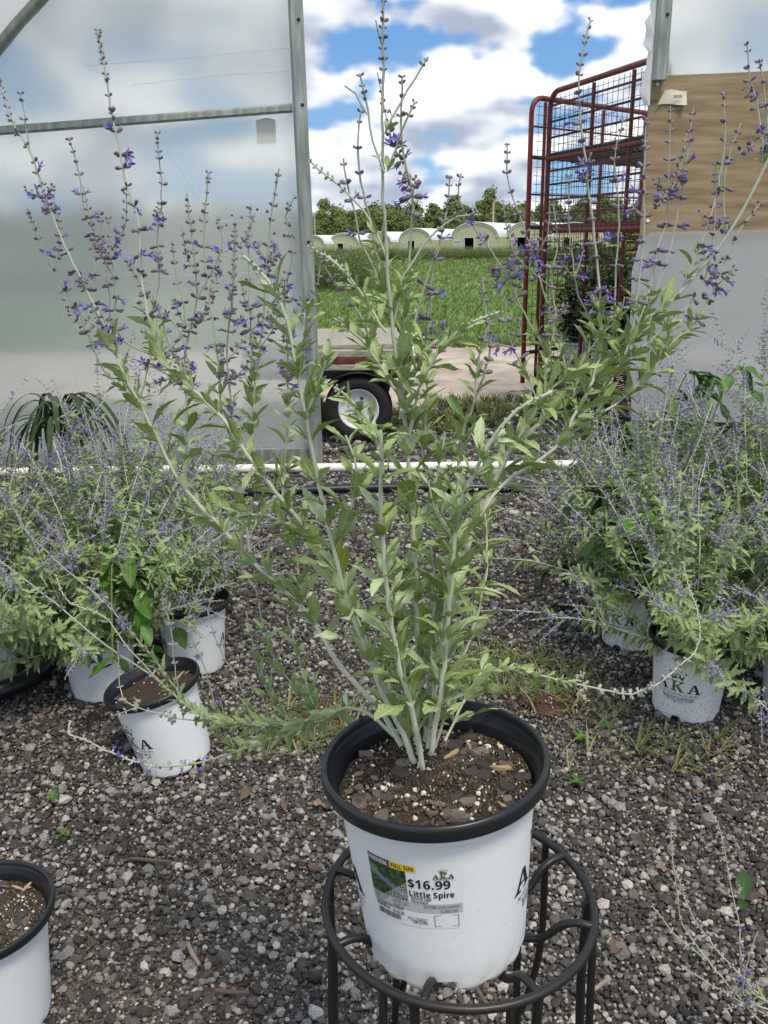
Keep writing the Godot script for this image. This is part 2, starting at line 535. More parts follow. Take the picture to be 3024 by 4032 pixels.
var main_stems := [
	[4.6, 1.0, 0.1, 0.66, 44, 0.9, "k", [Vector3(0.025, 0.631, -0.670), Vector3(0.027, 0.695, -0.673), Vector3(0.026, 0.760, -0.675), Vector3(0.024, 0.821, -0.678), Vector3(0.020, 0.883, -0.681), Vector3(0.015, 0.935, -0.684), Vector3(0.009, 0.981, -0.686), Vector3(0.005, 1.030, -0.689), Vector3(0.003, 1.080, -0.692), Vector3(0.003, 1.125, -0.695), Vector3(0.004, 1.169, -0.697), Vector3(0.005, 1.215, -0.700)]],
	[4.2, 1.8, 0.22, 0.98, 40, 2, "b", [Vector3(0.030, 0.619, -0.645), Vector3(0.021, 0.677, -0.639), Vector3(0.012, 0.717, -0.632), Vector3(0.004, 0.770, -0.626), Vector3(-0.001, 0.819, -0.619), Vector3(-0.002, 0.865, -0.613), Vector3(-0.001, 0.901, -0.606), Vector3(-0.002, 0.923, -0.600)]],
	[4.2, 1.5, 0.15, 0.86, 40, 0.84, "b", [Vector3(0.037, 0.633, -0.645), Vector3(0.042, 0.675, -0.640), Vector3(0.045, 0.703, -0.635), Vector3(0.050, 0.767, -0.630), Vector3(0.053, 0.828, -0.625), Vector3(0.059, 0.866, -0.620), Vector3(0.069, 0.893, -0.615), Vector3(0.079, 0.915, -0.610), Vector3(0.095, 0.935, -0.605), Vector3(0.118, 0.949, -0.600)]],
	[3.4, 1.0, 0.15, 0.72, 36, 0.76, "g", [Vector3(0.037, 0.618, -0.680), Vector3(0.046, 0.714, -0.681), Vector3(0.054, 0.791, -0.682), Vector3(0.059, 0.847, -0.683), Vector3(0.061, 0.883, -0.684), Vector3(0.064, 0.903, -0.685), Vector3(0.073, 0.927, -0.686), Vector3(0.082, 0.955, -0.687), Vector3(0.085, 0.973, -0.688), Vector3(0.080, 1.001, -0.689), Vector3(0.078, 1.023, -0.690)]],
	[4.4, 1.3, 0.18, 0.93, 40, 0.9, "b", [Vector3(0.023, 0.622, -0.650), Vector3(0.011, 0.656, -0.651), Vector3(-0.000, 0.679, -0.652), Vector3(-0.017, 0.729, -0.652), Vector3(-0.031, 0.771, -0.653), Vector3(-0.040, 0.814, -0.654), Vector3(-0.047, 0.849, -0.655), Vector3(-0.054, 0.890, -0.655), Vector3(-0.059, 0.923, -0.656), Vector3(-0.064, 0.958, -0.657), Vector3(-0.068, 0.985, -0.658), Vector3(-0.076, 1.012, -0.658), Vector3(-0.089, 1.032, -0.659), Vector3(-0.100, 1.041, -0.660)]],
	[1.7, 1.0, 0.1, 0.95, 20, 0.7, "b", [Vector3(-0.063, 0.954, -0.655), Vector3(-0.059, 0.979, -0.657), Vector3(-0.057, 0.995, -0.658), Vector3(-0.053, 1.008, -0.660)]],
	[1.7, 1.0, 0.1, 1, 22, 0.8, "b", [Vector3(-0.058, 0.921, -0.655), Vector3(-0.047, 0.949, -0.647), Vector3(-0.040, 0.970, -0.640)]],
	[4.4, 0.9, 0.14, 0.66, 38, 0.6, "f", [Vector3(0.013, 0.619, -0.680), Vector3(-0.002, 0.639, -0.696), Vector3(-0.021, 0.656, -0.711), Vector3(-0.045, 0.678, -0.727), Vector3(-0.067, 0.712, -0.742), Vector3(-0.084, 0.727, -0.758), Vector3(-0.102, 0.739, -0.773), Vector3(-0.130, 0.759, -0.788), Vector3(-0.162, 0.791, -0.804), Vector3(-0.194, 0.821, -0.820), Vector3(-0.219, 0.863, -0.835), Vector3(-0.240, 0.903, -0.851), Vector3(-0.257, 0.931, -0.866), Vector3(-0.270, 0.958, -0.881), Vector3(-0.293, 1.006, -0.897), Vector3(-0.316, 1.050, -0.912), Vector3(-0.334, 1.095, -0.928), Vector3(-0.350, 1.139, -0.944), Vector3(-0.369, 1.167, -0.959), Vector3(-0.380, 1.193, -0.974), Vector3(-0.392, 1.217, -0.990)]],
	[4.4, 0.9, 0.14, 0.6, 38, 0.6, "f", [Vector3(0.018, 0.619, -0.680), Vector3(0.002, 0.662, -0.696), Vector3(-0.030, 0.732, -0.712), Vector3(-0.048, 0.770, -0.728), Vector3(-0.065, 0.795, -0.744), Vector3(-0.092, 0.826, -0.759), Vector3(-0.118, 0.856, -0.775), Vector3(-0.148, 0.897, -0.791), Vector3(-0.177, 0.921, -0.807), Vector3(-0.206, 0.946, -0.823), Vector3(-0.218, 0.978, -0.839), Vector3(-0.227, 1.020, -0.855), Vector3(-0.229, 1.070, -0.871), Vector3(-0.241, 1.104, -0.886), Vector3(-0.249, 1.138, -0.902), Vector3(-0.258, 1.177, -0.918), Vector3(-0.265, 1.216, -0.934), Vector3(-0.272, 1.252, -0.950)]],
	[2.2, 0.8, 0.1, 0.5, 28, 0.42, "f", [Vector3(-0.138, 0.740, -0.840), Vector3(-0.141, 0.782, -0.843), Vector3(-0.150, 0.840, -0.847), Vector3(-0.149, 0.895, -0.850), Vector3(-0.150, 0.949, -0.853), Vector3(-0.143, 1.001, -0.857), Vector3(-0.136, 1.067, -0.860)]],
	[2.0, 0.8, 0.1, 0.4, 26, 0.36, "f", [Vector3(-0.208, 0.804, -0.880), Vector3(-0.201, 0.880, -0.885), Vector3(-0.199, 0.946, -0.890), Vector3(-0.184, 1.000, -0.895), Vector3(-0.187, 1.097, -0.900)]],
	[2.0, 0.8, 0.1, 0.3, 24, 0.3, "f", [Vector3(-0.161, 0.883, -0.860), Vector3(-0.162, 0.948, -0.865), Vector3(-0.167, 1.010, -0.870), Vector3(-0.169, 1.052, -0.875), Vector3(-0.161, 1.114, -0.880)]],
	[2.0, 0.8, 0.1, 0.45, 24, 0.4, "f", [Vector3(-0.128, 0.840, -0.840), Vector3(-0.127, 0.896, -0.844), Vector3(-0.118, 0.949, -0.848), Vector3(-0.109, 1.010, -0.852), Vector3(-0.102, 1.068, -0.856), Vector3(-0.092, 1.115, -0.860)]],
	[2.0, 0.8, 0.1, 0.45, 24, 0.4, "f", [Vector3(-0.100, 0.808, -0.820), Vector3(-0.091, 0.891, -0.820), Vector3(-0.088, 0.952, -0.820), Vector3(-0.088, 1.003, -0.820), Vector3(-0.079, 1.043, -0.820), Vector3(-0.084, 1.071, -0.820), Vector3(-0.075, 1.089, -0.820)]],
	[1.6, 0.7, 0, 0.1, 20, 0.16, "f", [Vector3(-0.239, 0.971, -0.920), Vector3(-0.226, 1.022, -0.923), Vector3(-0.226, 1.053, -0.925), Vector3(-0.218, 1.097, -0.927), Vector3(-0.218, 1.156, -0.930)]],
	[1.8, 0.7, 0, 0.2, 20, 0.25, "f", [Vector3(-0.259, 0.891, -0.920), Vector3(-0.294, 0.923, -0.924), Vector3(-0.308, 0.962, -0.928), Vector3(-0.324, 0.999, -0.932), Vector3(-0.346, 1.041, -0.936), Vector3(-0.359, 1.087, -0.940)]],
	[1.4, 0.6, 0, 0, 20, 0.2, "f", [Vector3(-0.288, 0.952, -0.940), Vector3(-0.285, 0.998, -0.940), Vector3(-0.286, 1.036, -0.940), Vector3(-0.286, 1.084, -0.940)]],
	[1.4, 0.6, 0, 0, 20, 0.2, "f", [Vector3(-0.282, 0.954, -0.920), Vector3(-0.273, 0.999, -0.923), Vector3(-0.275, 1.036, -0.927), Vector3(-0.275, 1.078, -0.930)]],
	[1.5, 0.7, 0, 0, 20, 0.15, "f", [Vector3(-0.304, 0.988, -0.950), Vector3(-0.299, 1.054, -0.950), Vector3(-0.305, 1.091, -0.950), Vector3(-0.306, 1.122, -0.950), Vector3(-0.312, 1.154, -0.950)]],
	[1.2, 0.6, 0, 0, 20, 0.2, "g", [Vector3(-0.364, 1.143, -0.980), Vector3(-0.365, 1.169, -0.980), Vector3(-0.366, 1.199, -0.980)]],
	[1.5, 0.7, 0, 0.1, 18, 0.15, "f", [Vector3(-0.226, 0.937, -0.900), Vector3(-0.255, 0.953, -0.893), Vector3(-0.288, 0.975, -0.887), Vector3(-0.311, 0.993, -0.880)]],
	[1.5, 0.7, 0, 0.1, 18, 0.2, "f", [Vector3(-0.195, 0.908, -0.890), Vector3(-0.201, 0.964, -0.887), Vector3(-0.225, 0.996, -0.883), Vector3(-0.246, 1.035, -0.880)]],
	[1.5, 0.7, 0, 0.1, 18, 0.2, "f", [Vector3(-0.195, 0.908, -0.890), Vector3(-0.211, 0.946, -0.883), Vector3(-0.216, 0.979, -0.877), Vector3(-0.222, 1.002, -0.870)]],
	[1.5, 0.7, 0, 0.2, 18, 0.25, "f", [Vector3(-0.162, 0.882, -0.870), Vector3(-0.197, 0.916, -0.870), Vector3(-0.241, 0.939, -0.870), Vector3(-0.276, 0.956, -0.870)]],
	[1.6, 0.7, 0, 0.4, 20, 0.4, "g", [Vector3(-0.173, 0.773, -0.860), Vector3(-0.196, 0.783, -0.860), Vector3(-0.228, 0.798, -0.860), Vector3(-0.241, 0.813, -0.860)]],
	[1.4, 0.7, 0, 0.2, 18, 0.25, "f", [Vector3(-0.128, 0.895, -0.850), Vector3(-0.126, 0.975, -0.853), Vector3(-0.125, 1.035, -0.857), Vector3(-0.120, 1.084, -0.860)]],
	[1.1, 0.6, 0, 0, 18, 0.2, "f", [Vector3(-0.181, 1.000, -0.890), Vector3(-0.160, 1.035, -0.890), Vector3(-0.154, 1.052, -0.890), Vector3(-0.157, 1.074, -0.890)]],
	[1.3, 0.6, 0, 0.1, 18, 0.2, "f", [Vector3(-0.259, 0.891, -0.920), Vector3(-0.239, 0.952, -0.920), Vector3(-0.249, 0.994, -0.920)]],
	[1.3, 0.6, 0, 0.1, 18, 0.2, "f", [Vector3(-0.226, 0.937, -0.900), Vector3(-0.199, 0.972, -0.900), Vector3(-0.204, 1.018, -0.900), Vector3(-0.205, 1.053, -0.900)]],
	[2.0, 1.0, 0.1, 1, 30, 2, "b", [Vector3(-0.065, 0.796, -0.740), Vector3(-0.095, 0.815, -0.740), Vector3(-0.123, 0.820, -0.740), Vector3(-0.144, 0.826, -0.740)]],
	[2.0, 1.0, 0.1, 1, 30, 2, "b", [Vector3(-0.077, 0.713, -0.750), Vector3(-0.082, 0.773, -0.757), Vector3(-0.087, 0.821, -0.763), Vector3(-0.096, 0.854, -0.770)]],
	[2.4, 1.2, 0.1, 1, 36, 2, "b", [Vector3(0.027, 0.623, -0.660), Vector3(0.018, 0.679, -0.665), Vector3(0.014, 0.720, -0.670), Vector3(0.012, 0.761, -0.675), Vector3(0.015, 0.796, -0.680)]],
	[2.4, 1.2, 0.1, 1, 36, 2, "b", [Vector3(0.035, 0.623, -0.670), Vector3(0.040, 0.682, -0.675), Vector3(0.038, 0.724, -0.680), Vector3(0.042, 0.764, -0.685), Vector3(0.039, 0.804, -0.690)]],
	[2.2, 1.2, 0.1, 1, 34, 2, "b", [Vector3(0.022, 0.617, -0.670), Vector3(0.006, 0.671, -0.680), Vector3(-0.014, 0.711, -0.690), Vector3(-0.025, 0.737, -0.700)]],
	[2.4, 1.2, 0.12, 1, 34, 2, "b", [Vector3(0.043, 0.617, -0.680), Vector3(0.059, 0.675, -0.688), Vector3(0.076, 0.725, -0.695), Vector3(0.088, 0.778, -0.703), Vector3(0.086, 0.826, -0.710)]],
	[2.0, 1.1, 0.1, 1, 32, 2, "b", [Vector3(-0.041, 0.812, -0.660), Vector3(-0.025, 0.851, -0.660), Vector3(-0.021, 0.881, -0.660), Vector3(-0.029, 0.907, -0.660)]],
	[2.0, 1.1, 0.1, 1, 32, 2, "b", [Vector3(0.024, 0.820, -0.680), Vector3(0.038, 0.848, -0.680), Vector3(0.044, 0.875, -0.680), Vector3(0.049, 0.902, -0.680)]],
	[1.8, 1.0, 0.1, 1, 30, 2, "b", [Vector3(0.055, 0.829, -0.630), Vector3(0.038, 0.857, -0.625), Vector3(0.033, 0.880, -0.620)]],
	[1.6, 1.0, 0.1, 1, 26, 2, "b", [Vector3(0.016, 0.934, -0.690), Vector3(0.029, 0.956, -0.685), Vector3(0.032, 0.978, -0.680)]],
	[2.4, 1.4, 0.2, 1, 42, 2, "b", [Vector3(0.053, 0.611, -0.700), Vector3(0.071, 0.636, -0.723), Vector3(0.087, 0.647, -0.747), Vector3(0.094, 0.650, -0.770)]],
	[1.6, 0.8, 0, 0.2, 10, 0.55, "k", [Vector3(0.004, 1.098, -0.690), Vector3(-0.004, 1.120, -0.690), Vector3(-0.008, 1.141, -0.690), Vector3(-0.013, 1.165, -0.690)]],
	[1.1, 0.8, 0, 0, 10, 0.3, "k", [Vector3(-0.007, 1.137, -0.690), Vector3(-0.016, 1.151, -0.690), Vector3(-0.024, 1.157, -0.690)]],
	[1.5, 0.8, 0, 0.2, 10, 0.45, "k", [Vector3(0.005, 1.126, -0.690), Vector3(0.016, 1.146, -0.690), Vector3(0.026, 1.161, -0.690), Vector3(0.036, 1.175, -0.690)]],
	[1.4, 0.8, 0, 0.2, 10, 0.5, "k", [Vector3(0.006, 1.099, -0.690), Vector3(0.013, 1.115, -0.687), Vector3(0.016, 1.125, -0.683), Vector3(0.026, 1.144, -0.680)]],
	[1.0, 0.7, 0, 0, 10, 0.5, "k", [Vector3(0.004, 1.182, -0.700), Vector3(0.001, 1.192, -0.700), Vector3(-0.001, 1.201, -0.700)]],
	[2.2, 0.9, 0.05, 0.5, 30, 0.52, "f", [Vector3(0.015, 0.909, -0.720), Vector3(0.017, 0.963, -0.720), Vector3(0.021, 1.022, -0.720), Vector3(0.026, 1.075, -0.720), Vector3(0.023, 1.094, -0.720), Vector3(0.019, 1.113, -0.720), Vector3(0.017, 1.135, -0.720), Vector3(0.018, 1.168, -0.720)]],
	[1.8, 0.8, 0, 0.3, 20, 0.35, "d", [Vector3(0.003, 1.008, -0.710), Vector3(-0.002, 1.036, -0.710), Vector3(-0.008, 1.068, -0.710), Vector3(-0.014, 1.094, -0.710), Vector3(-0.016, 1.123, -0.710), Vector3(-0.013, 1.143, -0.710)]],
	[1.5, 0.8, 0.1, 0.3, 16, 0.42, "b", [Vector3(0.005, 1.037, -0.690), Vector3(-0.007, 1.064, -0.688), Vector3(-0.022, 1.083, -0.685), Vector3(-0.038, 1.095, -0.682), Vector3(-0.050, 1.106, -0.680)]],
	[2.0, 1.1, 0.1, 0.6, 20, 0.5, "b", [Vector3(0.004, 0.983, -0.680), Vector3(-0.011, 1.005, -0.675), Vector3(-0.021, 1.021, -0.670), Vector3(-0.031, 1.033, -0.665), Vector3(-0.051, 1.047, -0.660)]],
	[1.6, 0.9, 0.1, 0.4, 18, 0.4, "g", [Vector3(-0.007, 0.968, -0.680), Vector3(-0.012, 0.988, -0.677), Vector3(-0.021, 1.004, -0.675), Vector3(-0.033, 1.019, -0.673), Vector3(-0.043, 1.036, -0.670)]],
	[1.8, 1.0, 0.1, 0.9, 26, 0.8, "b", [Vector3(0.009, 0.941, -0.670), Vector3(-0.010, 0.973, -0.660), Vector3(-0.020, 0.986, -0.650), Vector3(-0.034, 0.997, -0.640)]],
	[1.5, 0.7, 0, 0.2, 18, 0.3, "f", [Vector3(0.004, 1.008, -0.710), Vector3(-0.010, 1.039, -0.710), Vector3(-0.016, 1.052, -0.710), Vector3(-0.020, 1.071, -0.710), Vector3(-0.025, 1.093, -0.710), Vector3(-0.027, 1.110, -0.710)]],
	[2.0, 0.7, 0.05, 0.4, 26, 0.42, "f", [Vector3(0.035, 0.864, -0.740), Vector3(0.038, 0.925, -0.740), Vector3(0.039, 0.984, -0.740), Vector3(0.041, 1.008, -0.740), Vector3(0.045, 1.035, -0.740), Vector3(0.049, 1.051, -0.740), Vector3(0.053, 1.069, -0.740), Vector3(0.056, 1.099, -0.740)]],
	[1.9, 0.7, 0.05, 0.3, 24, 0.36, "f", [Vector3(0.169, 0.916, -0.780), Vector3(0.146, 0.954, -0.778), Vector3(0.121, 0.995, -0.775), Vector3(0.110, 1.017, -0.772), Vector3(0.095, 1.039, -0.770), Vector3(0.083, 1.053, -0.768), Vector3(0.074, 1.068, -0.765), Vector3(0.064, 1.083, -0.762), Vector3(0.067, 1.102, -0.760)]],
	[1.7, 0.8, 0.1, 0.4, 20, 0.62, "g", [Vector3(0.008, 0.984, -0.690), Vector3(0.015, 1.015, -0.692), Vector3(0.022, 1.030, -0.693), Vector3(0.030, 1.043, -0.695), Vector3(0.042, 1.056, -0.697), Vector3(0.059, 1.067, -0.698), Vector3(0.077, 1.068, -0.700)]],
	[1.7, 0.8, 0.1, 0.4, 22, 0.5, "f", [Vector3(0.017, 0.944, -0.700), Vector3(0.020, 0.971, -0.702), Vector3(0.026, 0.987, -0.704), Vector3(0.034, 1.015, -0.706), Vector3(0.040, 1.033, -0.708), Vector3(0.045, 1.045, -0.710)]],
	[2.2, 1.2, 0.1, 0.75, 28, 0.66, "b", [Vector3(0.021, 0.902, -0.680), Vector3(0.027, 0.933, -0.673), Vector3(0.030, 0.945, -0.667), Vector3(0.040, 0.966, -0.660), Vector3(0.056, 0.985, -0.653), Vector3(0.066, 0.993, -0.647), Vector3(0.085, 1.000, -0.640)]],
	[1.8, 1.1, 0.1, 0.9, 26, 0.78, "b", [Vector3(-0.004, 0.902, -0.640), Vector3(-0.009, 0.921, -0.630), Vector3(-0.021, 0.940, -0.620), Vector3(-0.034, 0.952, -0.610)]],
	[1.4, 0.8, 0.1, 0.7, 18, 0.6, "g", [Vector3(0.072, 0.928, -0.680), Vector3(0.074, 0.953, -0.680), Vector3(0.078, 0.978, -0.680), Vector3(0.084, 0.991, -0.680)]],
	[4.8, 1.6, 0.16, 0.72, 40, 2, "f", [Vector3(0.034, 0.624, -0.680), Vector3(0.041, 0.708, -0.694), Vector3(0.052, 0.746, -0.708), Vector3(0.070, 0.781, -0.722), Vector3(0.087, 0.821, -0.735), Vector3(0.111, 0.869, -0.749), Vector3(0.145, 0.898, -0.763), Vector3(0.172, 0.916, -0.777), Vector3(0.209, 0.944, -0.791), Vector3(0.236, 0.969, -0.805), Vector3(0.276, 1.005, -0.818), Vector3(0.317, 1.051, -0.832), Vector3(0.352, 1.114, -0.846), Vector3(0.371, 1.154, -0.860)]],
	[2.8, 0.9, 0.06, 0.48, 34, 0.46, "f", [Vector3(0.086, 0.825, -0.720), Vector3(0.103, 0.847, -0.727), Vector3(0.139, 0.870, -0.733), Vector3(0.156, 0.884, -0.740), Vector3(0.165, 0.900, -0.747), Vector3(0.179, 0.922, -0.753), Vector3(0.186, 0.941, -0.760), Vector3(0.191, 0.963, -0.767), Vector3(0.187, 1.017, -0.773), Vector3(0.177, 1.085, -0.780), Vector3(0.168, 1.143, -0.787), Vector3(0.166, 1.183, -0.793), Vector3(0.175, 1.220, -0.800)]],
	[2.2, 0.8, 0.06, 0.6, 30, 0.55, "f", [Vector3(0.158, 0.882, -0.750), Vector3(0.196, 0.904, -0.759), Vector3(0.213, 0.914, -0.767), Vector3(0.242, 0.939, -0.776), Vector3(0.256, 0.957, -0.785), Vector3(0.281, 0.975, -0.794), Vector3(0.299, 1.007, -0.802), Vector3(0.315, 1.046, -0.811), Vector3(0.338, 1.077, -0.820)]],
	[2.2, 0.8, 0.06, 0.45, 30, 0.42, "f", [Vector3(0.168, 0.897, -0.760), Vector3(0.195, 0.918, -0.766), Vector3(0.207, 0.936, -0.771), Vector3(0.218, 0.959, -0.777), Vector3(0.225, 1.016, -0.783), Vector3(0.228, 1.062, -0.789), Vector3(0.226, 1.100, -0.794), Vector3(0.226, 1.146, -0.800)]],
	[1.7, 0.7, 0.05, 0.2, 20, 0.25, "f", [Vector3(0.235, 0.970, -0.800), Vector3(0.255, 1.031, -0.805), Vector3(0.264, 1.082, -0.810), Vector3(0.269, 1.120, -0.815), Vector3(0.272, 1.156, -0.820)]],
	[1.7, 0.7, 0.05, 0.2, 20, 0.2, "f", [Vector3(0.276, 1.005, -0.820), Vector3(0.296, 1.062, -0.825), Vector3(0.304, 1.101, -0.830), Vector3(0.307, 1.132, -0.835), Vector3(0.303, 1.173, -0.840)]],
	[1.4, 0.7, 0, 0.1, 18, 0.2, "f", [Vector3(0.320, 1.051, -0.840), Vector3(0.313, 1.086, -0.843), Vector3(0.317, 1.122, -0.847), Vector3(0.326, 1.147, -0.850)]],
	[1.5, 0.7, 0, 0.1, 18, 0.1, "f", [Vector3(0.355, 1.111, -0.860), Vector3(0.347, 1.154, -0.863), Vector3(0.337, 1.186, -0.867), Vector3(0.331, 1.216, -0.870)]],
	[1.3, 0.7, 0, 0.1, 18, 0.1, "f", [Vector3(0.358, 1.119, -0.860), Vector3(0.353, 1.162, -0.865), Vector3(0.344, 1.201, -0.870)]],
	[1.7, 0.7, 0.05, 0.25, 20, 0.28, "f", [Vector3(0.209, 0.944, -0.790), Vector3(0.207, 1.008, -0.792), Vector3(0.207, 1.070, -0.795), Vector3(0.201, 1.112, -0.798), Vector3(0.207, 1.147, -0.800)]],
	[1.9, 0.7, 0.05, 0.35, 22, 0.36, "f", [Vector3(0.171, 0.917, -0.770), Vector3(0.158, 0.955, -0.770), Vector3(0.147, 0.987, -0.770), Vector3(0.136, 1.018, -0.770), Vector3(0.125, 1.049, -0.770), Vector3(0.112, 1.082, -0.770), Vector3(0.106, 1.100, -0.770), Vector3(0.105, 1.124, -0.770)]],
	[1.6, 0.7, 0.05, 0.35, 20, 0.4, "f", [Vector3(0.144, 0.899, -0.760), Vector3(0.143, 0.940, -0.762), Vector3(0.150, 0.980, -0.764), Vector3(0.145, 1.018, -0.766), Vector3(0.150, 1.048, -0.768), Vector3(0.145, 1.076, -0.770)]],
	[1.4, 0.7, 0, 0.2, 18, 0.25, "f", [Vector3(0.197, 0.960, -0.790), Vector3(0.175, 1.001, -0.790), Vector3(0.167, 1.033, -0.790), Vector3(0.163, 1.063, -0.790), Vector3(0.161, 1.101, -0.790)]],
	[1.4, 0.7, 0, 0.2, 18, 0.3, "f", [Vector3(0.222, 0.958, -0.790), Vector3(0.239, 1.000, -0.800), Vector3(0.247, 1.039, -0.810), Vector3(0.256, 1.070, -0.820), Vector3(0.255, 1.159, -0.830)]],
	[1.4, 0.7, 0, 0.2, 18, 0.35, "f", [Vector3(0.250, 0.936, -0.800), Vector3(0.265, 0.974, -0.810), Vector3(0.288, 0.998, -0.820), Vector3(0.304, 1.038, -0.830), Vector3(0.302, 1.116, -0.840)]],
	[1.4, 0.8, 0.1, 0.8, 26, 0.7, "g", [Vector3(0.170, 0.917, -0.770), Vector3(0.180, 0.955, -0.767), Vector3(0.202, 0.983, -0.763), Vector3(0.207, 1.002, -0.760)]],
	[1.6, 0.7, 0.1, 0.5, 22, 0.5, "f", [Vector3(0.142, 0.901, -0.750), Vector3(0.121, 0.943, -0.747), Vector3(0.107, 0.974, -0.743), Vector3(0.102, 1.005, -0.740)]],
	[2.0, 1.0, 0.1, 1, 32, 2, "b", [Vector3(0.108, 0.874, -0.730), Vector3(0.126, 0.907, -0.723), Vector3(0.136, 0.928, -0.717), Vector3(0.164, 0.951, -0.710)]],
	[1.8, 0.9, 0.1, 0.9, 34, 2, "b", [Vector3(0.178, 0.924, -0.770), Vector3(0.209, 0.943, -0.767), Vector3(0.231, 0.963, -0.763), Vector3(0.252, 0.982, -0.760)]],
	[3.0, 1.0, 0.12, 0.45, 26, 0.5, "s", [Vector3(0.006, 0.617, -0.700), Vector3(-0.016, 0.622, -0.729), Vector3(-0.041, 0.613, -0.758), Vector3(-0.069, 0.582, -0.787), Vector3(-0.117, 0.547, -0.816), Vector3(-0.163, 0.512, -0.845), Vector3(-0.223, 0.476, -0.875), Vector3(-0.280, 0.455, -0.904), Vector3(-0.333, 0.452, -0.933), Vector3(-0.377, 0.454, -0.962), Vector3(-0.411, 0.448, -0.991), Vector3(-0.419, 0.449, -1.020)]],
	[2.8, 1.0, 0.05, 0.5, 26, 0.8, "g", [Vector3(-0.041, 0.612, -0.760), Vector3(-0.094, 0.573, -0.800), Vector3(-0.147, 0.548, -0.840), Vector3(-0.197, 0.529, -0.880), Vector3(-0.233, 0.522, -0.920), Vector3(-0.286, 0.544, -0.960), Vector3(-0.352, 0.567, -1.000), Vector3(-0.428, 0.611, -1.040), Vector3(-0.513, 0.658, -1.080)]],
	[1.8, 0.8, 0.1, 0.5, 20, 0.4, "f", [Vector3(-0.238, 0.510, -0.940), Vector3(-0.284, 0.570, -0.960), Vector3(-0.332, 0.621, -0.980), Vector3(-0.363, 0.642, -1.000), Vector3(-0.412, 0.677, -1.020), Vector3(-0.454, 0.712, -1.040)]],
	[1.7, 0.8, 0, 0.1, 18, 0.2, "s", [Vector3(-0.221, 0.507, -0.930), Vector3(-0.256, 0.525, -0.944), Vector3(-0.310, 0.582, -0.958), Vector3(-0.341, 0.619, -0.972), Vector3(-0.386, 0.632, -0.986), Vector3(-0.406, 0.665, -1.000)]],
	[1.3, 0.7, 0, 0.1, 18, 0.1, "s", [Vector3(-0.248, 0.496, -0.940), Vector3(-0.254, 0.566, -0.945), Vector3(-0.256, 0.619, -0.950), Vector3(-0.265, 0.646, -0.955), Vector3(-0.253, 0.675, -0.960)]],
	[1.3, 0.7, 0, 0.1, 18, 0.1, "s", [Vector3(-0.198, 0.509, -0.910), Vector3(-0.203, 0.531, -0.914), Vector3(-0.213, 0.579, -0.918), Vector3(-0.226, 0.617, -0.922), Vector3(-0.226, 0.643, -0.926), Vector3(-0.209, 0.683, -0.930)]],
	[1.3, 0.7, 0, 0.2, 18, 0.1, "s", [Vector3(-0.154, 0.524, -0.880), Vector3(-0.167, 0.577, -0.884), Vector3(-0.180, 0.600, -0.888), Vector3(-0.192, 0.630, -0.892), Vector3(-0.198, 0.660, -0.896), Vector3(-0.183, 0.692, -0.900)]],
	[1.4, 0.7, 0, 0.1, 18, 0.15, "s", [Vector3(-0.206, 0.505, -0.920), Vector3(-0.246, 0.499, -0.934), Vector3(-0.287, 0.502, -0.948), Vector3(-0.319, 0.505, -0.962), Vector3(-0.333, 0.517, -0.976), Vector3(-0.334, 0.578, -0.990)]],
	[1.6, 0.8, 0.1, 0.9, 24, 0.6, "g", [Vector3(-0.097, 0.561, -0.820), Vector3(-0.117, 0.572, -0.830), Vector3(-0.136, 0.612, -0.840), Vector3(-0.143, 0.645, -0.850), Vector3(-0.150, 0.673, -0.860)]],
	[1.8, 0.8, 0.1, 0.9, 26, 0.7, "g", [Vector3(-0.069, 0.581, -0.790), Vector3(-0.088, 0.604, -0.802), Vector3(-0.112, 0.630, -0.815), Vector3(-0.127, 0.666, -0.828), Vector3(-0.132, 0.692, -0.840)]],
	[1.6, 0.8, 0.1, 1, 26, 2, "b", [Vector3(-0.069, 0.581, -0.790), Vector3(-0.083, 0.621, -0.800), Vector3(-0.092, 0.653, -0.810), Vector3(-0.101, 0.685, -0.820)]],
	[2.2, 0.8, 0.03, 0.3, 24, 0.3, "s", [Vector3(0.072, 0.632, -0.730), Vector3(0.093, 0.646, -0.762), Vector3(0.125, 0.633, -0.795), Vector3(0.183, 0.603, -0.828), Vector3(0.261, 0.568, -0.860), Vector3(0.292, 0.552, -0.893), Vector3(0.327, 0.547, -0.925), Vector3(0.361, 0.553, -0.958), Vector3(0.388, 0.550, -0.990), Vector3(0.405, 0.561, -1.022), Vector3(0.411, 0.581, -1.055), Vector3(0.409, 0.600, -1.088), Vector3(0.409, 0.624, -1.120)]],
]
